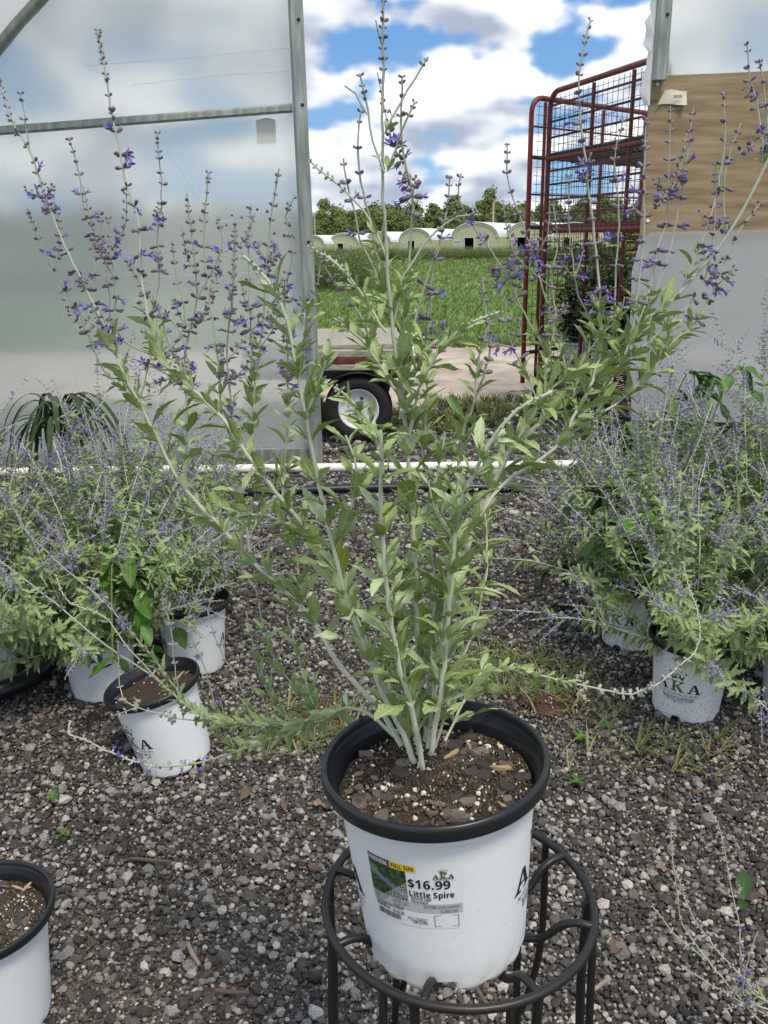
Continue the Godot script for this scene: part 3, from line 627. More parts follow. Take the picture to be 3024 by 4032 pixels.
var corner_stems := [
	[2.4, 0.8, 0.1, 0.3, 20, 0.42, "s", [Vector3(0.580, 0.168, -0.860), Vector3(0.542, 0.048, -0.867), Vector3(0.483, 0.077, -0.875), Vector3(0.422, 0.148, -0.883), Vector3(0.404, 0.169, -0.890), Vector3(0.371, 0.217, -0.897), Vector3(0.366, 0.247, -0.905), Vector3(0.357, 0.300, -0.912), Vector3(0.353, 0.350, -0.920)]],
	[2.2, 0.8, 0.1, 0.3, 20, 0.42, "s", [Vector3(0.586, 0.167, -0.860), Vector3(0.544, 0.073, -0.866), Vector3(0.481, 0.117, -0.871), Vector3(0.448, 0.150, -0.877), Vector3(0.413, 0.189, -0.883), Vector3(0.381, 0.235, -0.889), Vector3(0.365, 0.273, -0.894), Vector3(0.357, 0.297, -0.900)]],
	[2.0, 0.7, 0.1, 0.2, 20, 0.2, "s", [Vector3(0.512, 0.088, -0.880), Vector3(0.462, 0.122, -0.890), Vector3(0.452, 0.165, -0.900), Vector3(0.449, 0.207, -0.910), Vector3(0.436, 0.260, -0.920), Vector3(0.426, 0.311, -0.930), Vector3(0.415, 0.346, -0.940), Vector3(0.403, 0.355, -0.950)]],
	[1.4, 0.7, 0, 0, 20, 0.1, "s", [Vector3(0.404, 0.169, -0.890), Vector3(0.368, 0.196, -0.897), Vector3(0.348, 0.220, -0.903), Vector3(0.335, 0.235, -0.910)]],
	[1.4, 0.7, 0, 0, 20, 0.2, "s", [Vector3(0.509, 0.080, -0.870), Vector3(0.435, 0.119, -0.880), Vector3(0.404, 0.134, -0.890), Vector3(0.376, 0.149, -0.900)]],
	[1.5, 0.7, 0, 0, 20, 0.2, "f", [Vector3(0.482, 0.107, -0.870), Vector3(0.452, 0.123, -0.880), Vector3(0.458, 0.175, -0.890), Vector3(0.470, 0.202, -0.900)]],
	[1.5, 0.7, 0, 0, 20, 0.3, "f", [Vector3(0.598, 0.160, -0.860), Vector3(0.537, 0.147, -0.873), Vector3(0.483, 0.157, -0.887), Vector3(0.476, 0.166, -0.900)]],
]

# ---------------------------------------------------------------- sky

func sky_picture() -> ImageTexture:
	var w := 2560
	var h := 1280
	var im := Image.create(w, h, false, Image.FORMAT_RGBF)
	im.fill(Color(0.30, 0.33, 0.30))
	var f := FastNoiseLite.new()
	f.noise_type = FastNoiseLite.TYPE_SIMPLEX_SMOOTH
	f.seed = 12
	f.frequency = 1.0
	f.fractal_octaves = 5
	f.fractal_gain = 0.5
	var g := FastNoiseLite.new()
	g.noise_type = FastNoiseLite.TYPE_SIMPLEX_SMOOTH
	g.seed = 77
	g.frequency = 1.0
	g.fractal_octaves = 2
	for y in h / 2 + 2:
		var el := (0.5 - (y + 0.5) / h) * PI
		var e := maxf(el, 0.0)
		# rows of cloud crowd together towards the horizon
		var up := 5.2 * log(1.0 + e * 3.0)
		var crowd := lerpf(2.0, 0.6, clampf(e / 0.9, 0.0, 1.0))
		var top := Color(0.06, 0.172, 0.40)
		var low := Color(0.235, 0.385, 0.52)
		var blue := low.lerp(top, clampf(pow(e / 0.30, 0.75), 0.0, 1.0))
		for x in w:
			var az := ((x + 0.5) / w - 0.5) * TAU
			var p := Vector3(sin(az) * 3.2 * crowd, up, -cos(az) * 3.2 * crowd)
			var big := g.get_noise_3d(p.x * 0.45, p.y * 0.5, p.z * 0.45)
			var d := f.get_noise_3d(p.x, p.y * 1.15, p.z) + big * 0.35 + 0.25
			var c := blue
			if d > -0.02:
				var above := f.get_noise_3d(p.x, p.y * 1.15 + 0.36, p.z) + big * 0.35 + 0.25
				var cover := clampf((d + 0.02) / 0.24, 0.0, 1.0)
				cover = cover * cover * (3.0 - 2.0 * cover)
				var lit := clampf(0.60 + (d - above) * 1.45 - maxf(d - 0.22, 0.0) * 1.1, 0.0, 1.0)
				var cloud := Color(0.25, 0.29, 0.36).lerp(Color(0.80, 0.80, 0.79), lit)
				c = blue.lerp(cloud, cover)
			im.set_pixel(x, y, c)
	return ImageTexture.create_from_image(im)

# ---------------------------------------------------------------- the scene

func _ready() -> void:
	rng.seed = 4711
	var cam := Camera3D.new()
	cam.name = "camera"
	cam.fov = 60.93
	cam.near = 0.02
	cam.far = 900.0
	cam.position = Vector3(0, 1.05, 0)
	cam.basis = Basis(Vector3.RIGHT, deg_to_rad(-17.3)) * Basis(Vector3.BACK, deg_to_rad(-0.8))
	add_child(cam)
	cam.current = true
	var env := Environment.new()
	env.background_mode = Environment.BG_SKY
	var sm := PanoramaSkyMaterial.new()
	sm.panorama = sky_picture()
	sm.energy_multiplier = 1.0
	env.sky = Sky.new()
	env.sky.sky_material = sm
	env.tonemap_mode = Environment.TONE_MAPPER_LINEAR
	env.tonemap_exposure = 1.8
	env.sdfgi_enabled = true
	env.ssao_enabled = true
	env.ssil_enabled = true
	var we := WorldEnvironment.new()
	we.name = "environment"
	we.environment = env
	add_child(we)
	var sun := DirectionalLight3D.new()
	sun.name = "sun"
	sun.light_energy = 0.5
	sun.light_angular_distance = 14.0
	sun.light_color = Color(1.0, 0.96, 0.88)
	sun.shadow_enabled = true
	sun.rotation_degrees = Vector3(-62, 28, 0)
	add_child(sun)

	serif = SystemFont.new()
	serif.font_names = PackedStringArray(["Droid Serif"])
	serif.font_weight = 700
	sans = SystemFont.new()
	sans.font_names = PackedStringArray(["Droid Sans"])
	sans_bold = SystemFont.new()
	sans_bold.font_names = PackedStringArray(["Droid Sans"])
	sans_bold.font_weight = 700
	make_materials()
	for k in 6:
		leaf_big.append(leaf_shape([0.31, 0.35, 0.28, 0.37, 0.33, 0.29][k], [0.10, 0.28, 0.02, 0.18, 0.42, -0.08][k], [0.25, 0.45, 0.6, 0.2, 0.4, 0.5][k], 0.17, [0.1, 0.22, 0.15, 0.3, 0.1, 0.25][k], 100 + k, [1.35, 1.3, 1.2, 1.4, 1.15, 1.3][k]))
	for k in 3:
		leaf_broad.append(leaf_shape([0.46, 0.52, 0.42][k], [0.25, 0.45, 0.15][k], [0.3, 0.45, 0.2][k], 0.04, 0.2, 200 + k))

	build_ground()
	build_field()
	build_far()
	build_greenhouse_wall()
	build_pipes()
	build_trailer()
	build_cart()
	build_stand()
	build_main_pot()
	build_main_plant()
	build_ground_pots()
	build_weeds()
	build_litter()

# ---------------------------------------------------------------- ground

func sheet(called: String, x0: float, x1: float, z0: float, z1: float, y: float, material: Material, wavy := 0.0) -> MeshInstance3D:
	# a horizontal sheet; wavy gives the far and near borders an uneven line
	var s := Shape.new()
	var n := 60 if wavy > 0.0 else 1
	var f := FastNoiseLite.new()
	f.frequency = 0.35
	f.seed = int(absf(z0) * 10.0)
	var last := []
	for k in n + 1:
		var x := lerpf(x0, x1, float(k) / n)
		var a := s.vert(Vector3(x, y, z0 + wavy * f.get_noise_2d(x * 2.0, 3.0)), Color.WHITE, Vector2(x, z0))
		var b := s.vert(Vector3(x, y, z1 + wavy * f.get_noise_2d(x * 2.0, 40.0)), Color.WHITE, Vector2(x, z1))
		if last:
			s.quad(last[0], a, b, last[1])
		last = [a, b]
	var o := put(called, s, material)
	o.set_meta("kind", "structure")
	return o

func build_ground() -> void:
	sheet("ground", -400, 400, 30, -600, -0.012, M.field)
	sheet("gravel_yard", -12, 12, 6, -5.75, -0.006, M.gravel_bed, 0.25)
	sheet("dirt_road", -60, 60, -5.65, -9.1, -0.002, M.dirt, 0.35)
	# loose stones, denser and finer close to the camera
	var kinds := crumb_meshes(6, 0.72, 61)
	var root := Node3D.new()
	root.name = "gravel"
	add_child(root)
	tag(root, "loose dark grey crushed gravel with pale stones covering the yard", "gravel", "", "stuff")
	var places := [[], [], [], [], [], []]
	var tints := []
	for k in 6:
		tints.append(PackedColorArray())
	var bare := FastNoiseLite.new()
	bare.frequency = 1.3
	bare.seed = 5
	for zone in [[0.25, 0.72, 0.0125, 0.0070, 0.75], [0.72, 2.3, 0.0080, 0.0049, 0.62], [2.3, 4.25, 0.0125, 0.0070, 0.8], [4.25, 5.7, 0.024, 0.011, 0.8], [0.72, 1.9, 0.0085, 0.0026, 0.5]]:
		var z: float = zone[0]
		while z < zone[1]:
			var half: float = 0.441 * (0.9548 * z + 0.31) + zone[4]
			var x := -half
			while x < half:
				var patch := bare.get_noise_2d(x, z)
				if rng.randf() < 0.92 - maxf(0.0, patch) * 0.3:
					var size: float = zone[3] * exp(rng.randfn(-0.06, 0.42))
					var b := Basis.from_euler(Vector3(rng.randf_range(-0.5, 0.5), rng.randf() * TAU, rng.randf_range(-0.5, 0.5))).scaled(Vector3.ONE * size)
					var px: float = x + rng.randf_range(-0.5, 0.5) * zone[2]
					var pz: float = z + rng.randf_range(-0.5, 0.5) * zone[2]
					var v := rng.randf()
					var c: Color
					if v < 0.52:
						var q := rng.randf_range(0.055, 0.19)
						c = Color(q, q * 0.94, q * 0.88)
					elif v < 0.85:
						var q := rng.randf_range(0.25, 0.58)
						c = Color(q, q * 0.97, q * 0.925)
					elif v < 0.955:
						var q := rng.randf_range(0.70, 1.0)
						c = Color(q, q * 0.96, q * 0.88)
					else:
						c = Color(0.11, 0.07, 0.052) * rng.randf_range(0.6, 1.3)
					c.a = 1.0
					var kind := rng.randi() % 6
					places[kind].append(Transform3D(b, Vector3(px, size * rng.randf_range(-0.1, 0.42) - maxf(0.0, patch) * 0.003, -pz)))
					tints[kind].append(c)
				x += zone[2]
			z += zone[2]
	for k in 6:
		scatter("stones", kinds[k], M.stone, places[k], tints[k], root)

func blade_tuft(count: int, tall: float, lean: float, salt: int) -> ArrayMesh:
	var s := Shape.new()
	var r := RandomNumberGenerator.new()
	r.seed = salt
	for k in count:
		var a := r.randf() * TAU
		var out := Vector3(cos(a), 0, sin(a))
		var h := tall * r.randf_range(0.55, 1.1)
		var side := Vector3(-out.z, 0, out.x) * tall * 0.035
		var base := out * tall * 0.12 * r.randf()
		var mid := base + Vector3.UP * h * 0.6 + out * h * lean * 0.35
		var tip := base + Vector3.UP * h * r.randf_range(0.75, 1.0) + out * h * lean
		var tone := Color.WHITE * r.randf_range(0.75, 1.2)
		tone.a = 1.0
		var i0 := s.vert(base - side, tone)
		var i1 := s.vert(base + side, tone)
		var i2 := s.vert(mid + side * 0.8, tone)
		var i3 := s.vert(mid - side * 0.8, tone)
		var i4 := s.vert(tip, tone)
		s.quad(i0, i1, i2, i3)
		s.tri(i3, i2, i4)
	return s.mesh()

func build_field() -> void:
	# the grass of the field, as one mass
	var root := Node3D.new()
	root.name = "field_grass"
	add_child(root)
	tag(root, "short green grass growing on the field beyond the dirt road", "grass", "", "stuff")
	for kind in 3:
		var places := []
		var tints := PackedColorArray()
		for k in 16000:
			var z := 9.0 + 50.0 * pow(rng.randf(), 1.7)
			var x := rng.randf_range(-0.55, 0.55) * (z + 3.0)
			var s := rng.randf_range(0.6, 1.4) * (0.9 + z * 0.035)
			places.append(Transform3D(Basis(Vector3.UP, rng.randf() * TAU).scaled(Vector3(s, s, s)), Vector3(x, -0.012, -z)))
			var c := Color(0.13, 0.20, 0.045).lerp(Color(0.22, 0.29, 0.085), rng.randf())
			if rng.randf() < 0.02:
				c = Color(0.6, 0.62, 0.5)
			tints.append(c)
		scatter("tufts", blade_tuft(9, 0.055, 0.8, 300 + kind), M.grass, places, tints, root)
	# tall weeds on the far side of the field
	var weeds := Node3D.new()
	weeds.name = "weed_bank"
	add_child(weeds)
	tag(weeds, "bank of tall dark green weeds along the far edge of the field", "weeds", "", "stuff")
	for kind in 2:
		var places := []
		var tints := PackedColorArray()
		for k in 7000:
			var left := k % 2 == 0
			var z := rng.randf_range(20.0, 44.0) if left else rng.randf_range(50.0, 60.0)
			var x := -z * rng.randf_range(0.012, 0.62) if left else rng.randf_range(-0.1, 0.45) * z
			var s := rng.randf_range(0.3, 0.8) * (1.1 if left else 0.9)
			places.append(Transform3D(Basis(Vector3.UP, rng.randf() * TAU).scaled(Vector3(s * 1.4, s, s * 1.4)), Vector3(x, -0.012, -z)))
			tints.append(Color(0.08, 0.125, 0.03).lerp(Color(0.17, 0.21, 0.065), rng.randf()))
		var sh := Shape.new()
		for j in 60:
			var a := rng.randf() * TAU
			var p := Vector3(cos(a) * rng.randf() * 0.25, rng.randf_range(0.05, 1.0), sin(a) * rng.randf() * 0.25)
			small_leaf(sh, p, Vector3(cos(a), rng.randf_range(-0.2, 0.6), sin(a)), rng.randf_range(0.05, 0.12), 0.5, Color.WHITE)
		scatter("weeds", sh.mesh(), M.leafage, places, tints, weeds)
	# rough grass between the gravel and the road
	var verge := Node3D.new()
	verge.name = "verge_grass"
	add_child(verge)
	tag(verge, "patchy grass and weeds along the near edge of the dirt road", "grass", "", "stuff")
	var vp := []
	var vt := PackedColorArray()
	var patch := FastNoiseLite.new()
	patch.frequency = 0.8
	patch.seed = 15
	for k in 5200:
		var z := rng.randf_range(4.75, 5.9)
		var x := rng.randf_range(-3.2, 3.4)
		if patch.get_noise_2d(x, z) + (z - 5.2) * 0.55 < 0.02:
			continue
		var s := rng.randf_range(0.4, 1.1)
		vp.append(Transform3D(Basis(Vector3.UP, rng.randf() * TAU).scaled(Vector3(s, s, s)), Vector3(x, -0.005, -z)))
		vt.append(Color(0.085, 0.13, 0.03).lerp(Color(0.22, 0.23, 0.09), rng.randf()))
	scatter("tufts", blade_tuft(8, 0.09, 0.7, 320), M.grass, vp, vt, verge)

# ---------------------------------------------------------------- far away

func tree_shape(salt: int, tall: float, wide: float, trunk: Shape, crown: Shape, leaves: int) -> void:
	var r := RandomNumberGenerator.new()
	r.seed = salt
	trunk.tube([Vector3(0, -0.1, 0), Vector3(0.05, tall * 0.4, 0), Vector3(-0.05, tall * 0.8, 0.05)], [tall * 0.022, tall * 0.014, tall * 0.004], 6)
	var clumps := []
	for k in 34:
		var h := r.randf()
		var rad := wide * 0.5 * sin(PI * (0.12 + 0.84 * h)) * r.randf_range(0.35, 1.0)
		var a := r.randf() * TAU
		var p := Vector3(cos(a) * rad, tall * (0.04 + 0.92 * h), sin(a) * rad)
		clumps.append(p)
		trunk.tube([Vector3(0, p.y * 0.75, 0), p], [tall * 0.006, tall * 0.002], 4)
	for k in leaves:
		var q: Vector3 = clumps[r.randi() % clumps.size()]
		var off := Vector3(r.randfn(), r.randfn() * 0.75, r.randfn()) * wide * 0.10
		var tone := Color(0.14, 0.18, 0.05).lerp(Color(0.22, 0.255, 0.09), r.randf())
		var n := (off.normalized() + Vector3.UP * 0.7 + Vector3(q.x, 0.0, q.z).normalized() * 0.5 + Vector3(r.randfn(), r.randfn(), r.randfn()) * 0.35).normalized()
		var e := n.cross(Vector3(r.randfn(), r.randfn(), r.randfn())).normalized()
		var g := n.cross(e)
		var size := r.randf_range(0.30, 0.55)
		var c0 := crown.vert(q + off - e * size * 0.6, tone)
		var c1 := crown.vert(q + off - g * size * 0.4, tone)
		var c2 := crown.vert(q + off + e * size * 0.6, tone)
		var c3 := crown.vert(q + off + g * size * 0.4, tone)
		crown.quad(c0, c1, c2, c3)

func build_far() -> void:
	var kinds := []
	for k in 4:
		var tall: float = [7.6, 8.2, 7.2, 9.8][k]
		var trunk := Shape.new()
		var crown := Shape.new()
		tree_shape(400 + k, tall, [5.0, 4.2, 5.6, 3.4][k], trunk, crown, 2600)
		var t := thing("tree", "", "tree", Vector3.ZERO, 0.0, "trees of the wood edge beyond the greenhouses")
		put("trunk", trunk, M.bark, t)
		put("crown", crown, M.far_leafage, t)
		kinds.append(t)
	var used := [false, false, false, false]
	for row in 3:
		var x := -72.0
		while x < 72.0:
			var kind := rng.randi() % 3
			var o: Node3D = kinds[kind] if not used[kind] else copy(kinds[kind])
			used[kind] = true
			o.set_meta("label", "bushy green tree in the row of trees behind the pale greenhouses")
			var s: float = rng.randf_range(0.86, 1.12) * [0.9, 0.96, 0.66][row]
			o.position = Vector3(x + rng.randf_range(-1, 1), 0, [-160.0, -167.0, -152.0][row] + rng.randf_range(-3, 3))
			o.rotation.y = rng.randf() * TAU
			o.scale = Vector3(s, s, s)
			x += [2.7, 3.4, 3.6][row]
	kinds[3].set_meta("label", "narrow tree standing taller than the rest of the row by a utility pole")
	kinds[3].position = Vector3(18.6, 0, -156)
	# far greenhouses: arched end walls with long pale roofs running back
	var units := [[-7.2, -100.0, 2.6, 1.75], [-4.0, -101.0, 3.6, 1.95], [-0.2, -103.0, 3.4, 2.05], [3.9, -101.0, 3.8, 2.35], [10.4, -100.0, 5.4, 2.9], [16.2, -101.0, 4.8, 2.85], [21.6, -102.0, 4.8, 2.75]]
	var words := ["low pale far greenhouse at the end of the row, beside a utility pole", "wide low far greenhouse with tan arched end wall and small openings", "far greenhouse with shiny roof behind the sage's tall middle stem", "far greenhouse with white roof next to the largest arched one", "largest far greenhouse with tall tan arched end wall and dark door", "far greenhouse with grey roof and dark openings behind the red cart", "last far greenhouse with white roof, seen through the red cart"]
	for k in units.size():
		var q: Array = units[k]
		var o := thing("far_greenhouse", words[k], "greenhouse", Vector3(q[0], -0.02, q[1]), deg_to_rad(-24 + 5.0 * sin(k * 2.3)), "row of arched greenhouses across the field")
		var w: float = q[2]
		var h: float = q[3]
		var arch := PackedVector2Array([Vector2(-w / 2, 0), Vector2(-w / 2, h * 0.45)])
		for j in 17:
			var a := PI - PI * j / 16.0
			arch.append(Vector2(cos(a) * w / 2, h * 0.45 + sin(a) * h * 0.55))
		arch.append(Vector2(w / 2, h * 0.45))
		arch.append(Vector2(w / 2, 0))
		var wall := Shape.new()
		var cut := arch.duplicate()
		cut.append_array(PackedVector2Array([Vector2(-w * 0.02, 0), Vector2(-w * 0.02, h * 0.44), Vector2(-w * 0.22, h * 0.44), Vector2(-w * 0.22, 0)]))
		wall.slab(cut, 0.0, 0.1)
		var back := Shape.new()
		back.slab(arch.duplicate(), -17.8, 0.1)
		put("back_wall", back, M.far_wall, o)
		put("wall", wall, M.far_wall, o)
		var roof := Shape.new()
		for j in range(1, arch.size() - 2):
			var a := arch[j] * 1.012
			var b := arch[j + 1] * 1.012
			roof.face([Vector3(a.x, a.y, 0.12), Vector3(b.x, b.y, 0.12), Vector3(b.x, b.y, -18), Vector3(a.x, a.y, -18)])
		put("roof", roof, M.far_roof, o)
		for sd in [-1, 1]:
			var sw := Shape.new()
			sw.box(Vector3(sd * w / 2, h * 0.225, -9), Vector3(0.1, h * 0.45, 17.8))
			put("side_wall", sw, M.far_wall, o)
		var dr := Shape.new()
		for e in [[-0.225, 0.22, 0.012, 0.44], [-0.015, 0.22, 0.012, 0.44], [-0.12, 0.447, 0.222, 0.014]]:
			dr.box(Vector3(w * e[0], h * e[1], 0.09), Vector3(w * e[2], h * e[3], 0.06))
		put("door_frame", dr, M.wheel_white, o)
		for j in 2:
			var wn := Shape.new()
			wn.box(Vector3(w * (0.22 if j else -0.36), h * 0.2, 0.09), Vector3(w * 0.13, h * 0.26, 0.06))
			var fr := put("window", wn, M.far_pane, o)
			var fs := Shape.new()
			for e in [[0, 0.15, 0.16, 0.02], [0, -0.15, 0.16, 0.02], [-0.075, 0, 0.012, 0.3], [0.075, 0, 0.012, 0.3]]:
				fs.box(Vector3(w * (0.22 if j else -0.36) + e[0] * w, h * 0.2 + e[1] * h, 0.14), Vector3(e[2] * w, e[3] * h, 0.06))
			put("window_frame", fs, M.wheel_white, fr)
		for e in [0.0, 0.33]:
			var rib := Shape.new()
			var path := []
			for j in range(2, 19):
				path.append(Vector3(arch[j].x, arch[j].y, 0.16 - e * 0.2) * Vector3(1.0 - e * 0.2, 1.0 - e * 0.2, 1.0))
			rib.tube(path, 0.05, 5)
			put("rib", rib, M.wheel_white, o)
	for k in 2:
		var o := thing("utility_pole", ["utility pole standing behind the low greenhouse at the row's end", "utility pole standing behind the largest far greenhouse"][k], "pole", Vector3([-8.0, 13.7][k], 0, [-112.0, -111.0][k]), 0.0, "utility poles")
		var s := Shape.new()
		s.tube([Vector3(0, -0.2, 0), Vector3(0, [4.4, 5.3][k], 0)], [0.14, 0.11], 8)
		put("pole", s, M.pole_wood, o)
		var arm := Shape.new()
		arm.box(Vector3(0, 4.1, 0), Vector3(0.5, 0.07, 0.07))
		put("crossarm", arm, M.pole_wood, o)
	for k in 3:
		var s := Shape.new()
		var path := []
		for j in 41:
			var t := j / 40.0
			path.append(Vector3(lerpf(-110, 110, t), [4.0, 3.2, 2.5][k] - 0.25 * absf(sin(t * PI * 6.0)), -111.8))
		s.tube(path, 0.02, 4)
		tag(put("power_line", s, M.dark_steel), ["topmost thin power line crossing in front of the trees", "middle thin power line crossing in front of the trees", "lowest thin power line crossing in front of the trees"][k], "power line", "power lines")

# ---------------------------------------------------------------- greenhouse end wall

func hoop_points(a0: float, a1: float, n: int, r: float, z: float) -> Array:
	var p := []
	for k in n + 1:
		var a := lerpf(a0, a1, float(k) / n)
		p.append(Vector3(0.45 + cos(a) * r, -0.28 + sin(a) * r, z))
	return p

func hoop_clip(x0: float, x1: float, y0l: float, y0r: float, y1l: float, y1r: float) -> PackedVector2Array:
	# a panel between two lines, cut by the hoop
	var quad := PackedVector2Array([Vector2(x0, y0l), Vector2(x1, y0r), Vector2(x1, y1r), Vector2(x0, y1l)])
	var disc := PackedVector2Array()
	for k in 120:
		var a := TAU * k / 120.0
		disc.append(Vector2(0.45 + cos(a) * 2.985, -0.28 + sin(a) * 2.985))
	return Geometry2D.intersect_polygons(quad, disc)[0]

func build_greenhouse_wall() -> void:
	var z := -4.2
	var o := thing("greenhouse_end_wall", "arched greenhouse end wall with open doorway, cloudy film, plywood and steel posts", "greenhouse wall", Vector3(0, 0, z))
	var s := Shape.new()
	s.tube(hoop_points(PI - 0.02, 0.02, 60, 3.0, 0.0), 0.026, 10)
	put("hoop", s, M.galvanized, o)
	for e in [[-0.328, -0.350, 0.0], [1.225, 1.215, 1.70]]:
		s = Shape.new()
		var b := Basis(Vector3.BACK, atan2(e[0] - e[1], 2.6))
		var y0: float = e[2]
		var y1: float = sqrt(9.0 - pow(e[1] - 0.45, 2)) - 0.28 - 0.03
		var mid := Vector3(lerpf(e[0], e[1], 0.5), (y0 + y1) / 2, 0.035)
		s.bevel_box(mid, Vector3(y1 - y0, 0.062, 0.05), 0.012, b * Basis(Vector3.BACK, PI / 2))
		var post := put("post", s, M.galvanized, o)
		for yy in [0.35, 1.05, 1.62, 1.95]:
			if yy > y0 + 0.05:
				var bolt := Shape.new()
				bolt.lathe([Vector2(0, 0.006), Vector2(0.007, 0.005), Vector2(0.008, 0.0)], 8)
				var m := put("bolt", bolt, M.dark_steel, post)
				m.position = Vector3(lerpf(e[0], e[1], yy / 2.6) + 0.012, yy, 0.0602)
				m.rotation.x = PI / 2
	s = Shape.new()
	var bar_a := Vector3(-2.02, 1.52, 0.0)
	var bar_b := Vector3(-0.38, 1.615, 0.0)
	s.bevel_box((bar_a + bar_b) / 2, Vector3(bar_a.distance_to(bar_b), 0.036, 0.03), 0.008, Basis(Vector3.BACK, atan2(bar_b.y - bar_a.y, bar_b.x - bar_a.x)))
	put("crossbar", s, M.galvanized, o)
	# film stretched over the frame, on its outer side
	s = Shape.new()
	s.slab(hoop_clip(-3.2, -0.33, 1.43, 1.618, 3.2, 3.2), -0.036, 0.002)
	put("upper_film", s, M.film, o)
	s = Shape.new()
	s.slab(hoop_clip(-3.2, -0.325, 0.055, 0.055, 1.43, 1.614), -0.036, 0.002)
	put("lower_film", s, M.film, o)
	s = Shape.new()
	s.slab(hoop_clip(1.20, 3.6, 1.715, 1.74, 3.2, 3.2), -0.036, 0.002)
	put("upper_film", s, M.film, o)
	s = Shape.new()
	for k in 2:
		var strip := hoop_points(2.9, 2.0, 30, 3.02, [0.0, 0.9][k])
		for p in strip:
			s.vert(p)
	for k in 30:
		s.quad(k, k + 1, k + 32, k + 31)
	put("roof_film", s, M.roof_film, o)
	# creases, scratches and seams in the film
	for q in [[[-0.98, 1.50], [-0.80, 1.20], [-0.62, 0.94], [-0.50, 0.78]], [[-0.40, 1.15], [-0.75, 1.145], [-1.0, 1.13]], [[-1.5, 0.93], [-1.0, 0.905], [-0.36, 0.93]], [[-1.3, 1.80], [-0.8, 1.83], [-0.37, 1.86]], [[-1.1, 1.72], [-0.7, 1.755], [-0.37, 1.77]], [[-1.52, 0.88], [-1.50, 0.55], [-1.47, 0.3]], [[-0.45, 0.9], [-0.44, 0.6], [-0.46, 0.35]], [[-0.40, 0.62], [-0.55, 0.42], [-0.78, 0.2]]]:
		s = Shape.new()
		var path := []
		for p in q:
			path.append(Vector3(p[0], p[1], -0.0345))
		s.tube(smooth_path(path, 0.05), 0.0005, 4)
		put("crease", s, M.roof_film, o)
	for k in 14:
		s = Shape.new()
		s.lathe([Vector2(0.0, 0.001), Vector2(0.004 + 0.004 * fposmod(k * 0.37, 1.0), 0.0)], 8)
		var dm := put("mud_spot", s, M.bark, o)
		dm.position = Vector3(-0.40 - 0.5 * fposmod(k * 0.618, 1.0), 1.07 + 0.14 * fposmod(k * 0.414, 1.0), -0.0335)
		dm.rotation.x = PI / 2
	s = Shape.new()
	s.box(Vector3(-1.85, 0.04, -0.01), Vector3(3.0, 0.07, 0.035))
	put("sill_board", s, M.galvanized, o)
	# plywood and the loose lower sheet on the other side of the doorway
	s = Shape.new()
	s.slab(PackedVector2Array([Vector2(1.196, 1.05), Vector2(3.05, 1.05), Vector2(2.9, 1.765), Vector2(1.192, 1.722)]), 0.0, 0.014)
	var ply := put("plywood_panel", s, M.plywood, o)
	for p in [Vector2(1.225, 1.69), Vector2(1.225, 1.12), Vector2(2.1, 1.70)]:
		var screw := Shape.new()
		screw.lathe([Vector2(0, 0.003), Vector2(0.008, 0.002), Vector2(0.009, 0.0)], 10)
		var m := put("screw", screw, M.wheel_white, ply)
		m.position = Vector3(p.x, p.y, 0.008)
		m.rotation.x = PI / 2
	s = Shape.new()
	s.slab(PackedVector2Array([Vector2(1.215, 0.20), Vector2(3.3, 0.12), Vector2(3.2, 1.085), Vector2(1.24, 1.072), Vector2(1.19, 1.03), Vector2(1.165, 0.9), Vector2(1.18, 0.5)]), 0.02, 0.003)
	put("plastic_sheet", s, M.sheet, o)
	s = Shape.new()
	s.tube([Vector3(1.262, 0.0, -0.02), Vector3(1.232, 1.06, -0.02)], 0.022, 8)
	put("post", s, M.galvanized, o)
	s = Shape.new()
	s.box(Vector3(2.2, 0.33, -0.01), Vector3(1.9, 0.03, 0.02))
	put("crossbar", s, M.galvanized, o)
	# torn film hanging along the doorway post
	s = Shape.new()
	var r := RandomNumberGenerator.new()
	r.seed = 7
	var last := []
	for k in 26:
		var y := lerpf(2.35, 1.60, k / 25.0)
		var w := 0.028 + 0.02 * r.randf() + 0.012 * sin(k * 0.9)
		var row := [s.vert(Vector3(1.190, y, 0.03)), s.vert(Vector3(1.190 - w * 0.5, y, 0.045 + 0.012 * r.randf())), s.vert(Vector3(1.190 - w, y, 0.03 + 0.012 * r.randf()))]
		if last:
			s.quad(last[1], last[0], row[0], row[1])
			s.quad(last[2], last[1], row[1], row[2])
		last = row
	put("torn_film_edge", s, M.roof_film, o)
	# a patch of tape on the film and a weathered paper tag on the plywood
	s = Shape.new()
	s.slab(PackedVector2Array([Vector2(-0.545, 1.475), Vector2(-0.462, 1.478), Vector2(-0.460, 1.572), Vector2(-0.50, 1.582), Vector2(-0.548, 1.57)]), -0.030, 0.001)
	put("tape_patch", s, M.tape, o)
	s = Shape.new()
	var grid := []
	for j in 5:
		var row := []
		for k in 8:
			var u := k / 7.0
			var v := j / 4.0
			var lift := 0.012 * pow(absf(u - 0.5) * 2.0, 2.0) + 0.01 * sin(v * 3.0 + u * 2.0) * u
			row.append(s.vert(Vector3(1.225 + u * 0.128 + 0.03 * v * (1.0 - u), 1.605 + v * 0.058 + 0.004 * sin(u * 5.0), 0.012 + lift)))
		grid.append(row)
	for j in 4:
		for k in 7:
			s.quad(grid[j][k], grid[j][k + 1], grid[j + 1][k + 1], grid[j + 1][k])
	var tagp := put("paper_tag", s, M.paper, o)
	s = Shape.new()
	for k in 7:
		s.box(Vector3(1.295 + k * 0.0055, 1.636, 0.0285), Vector3(0.0034, 0.012, 0.001))
	put("print", s, M.ink_grey, tagp)

# ---------------------------------------------------------------- pipes and hoses

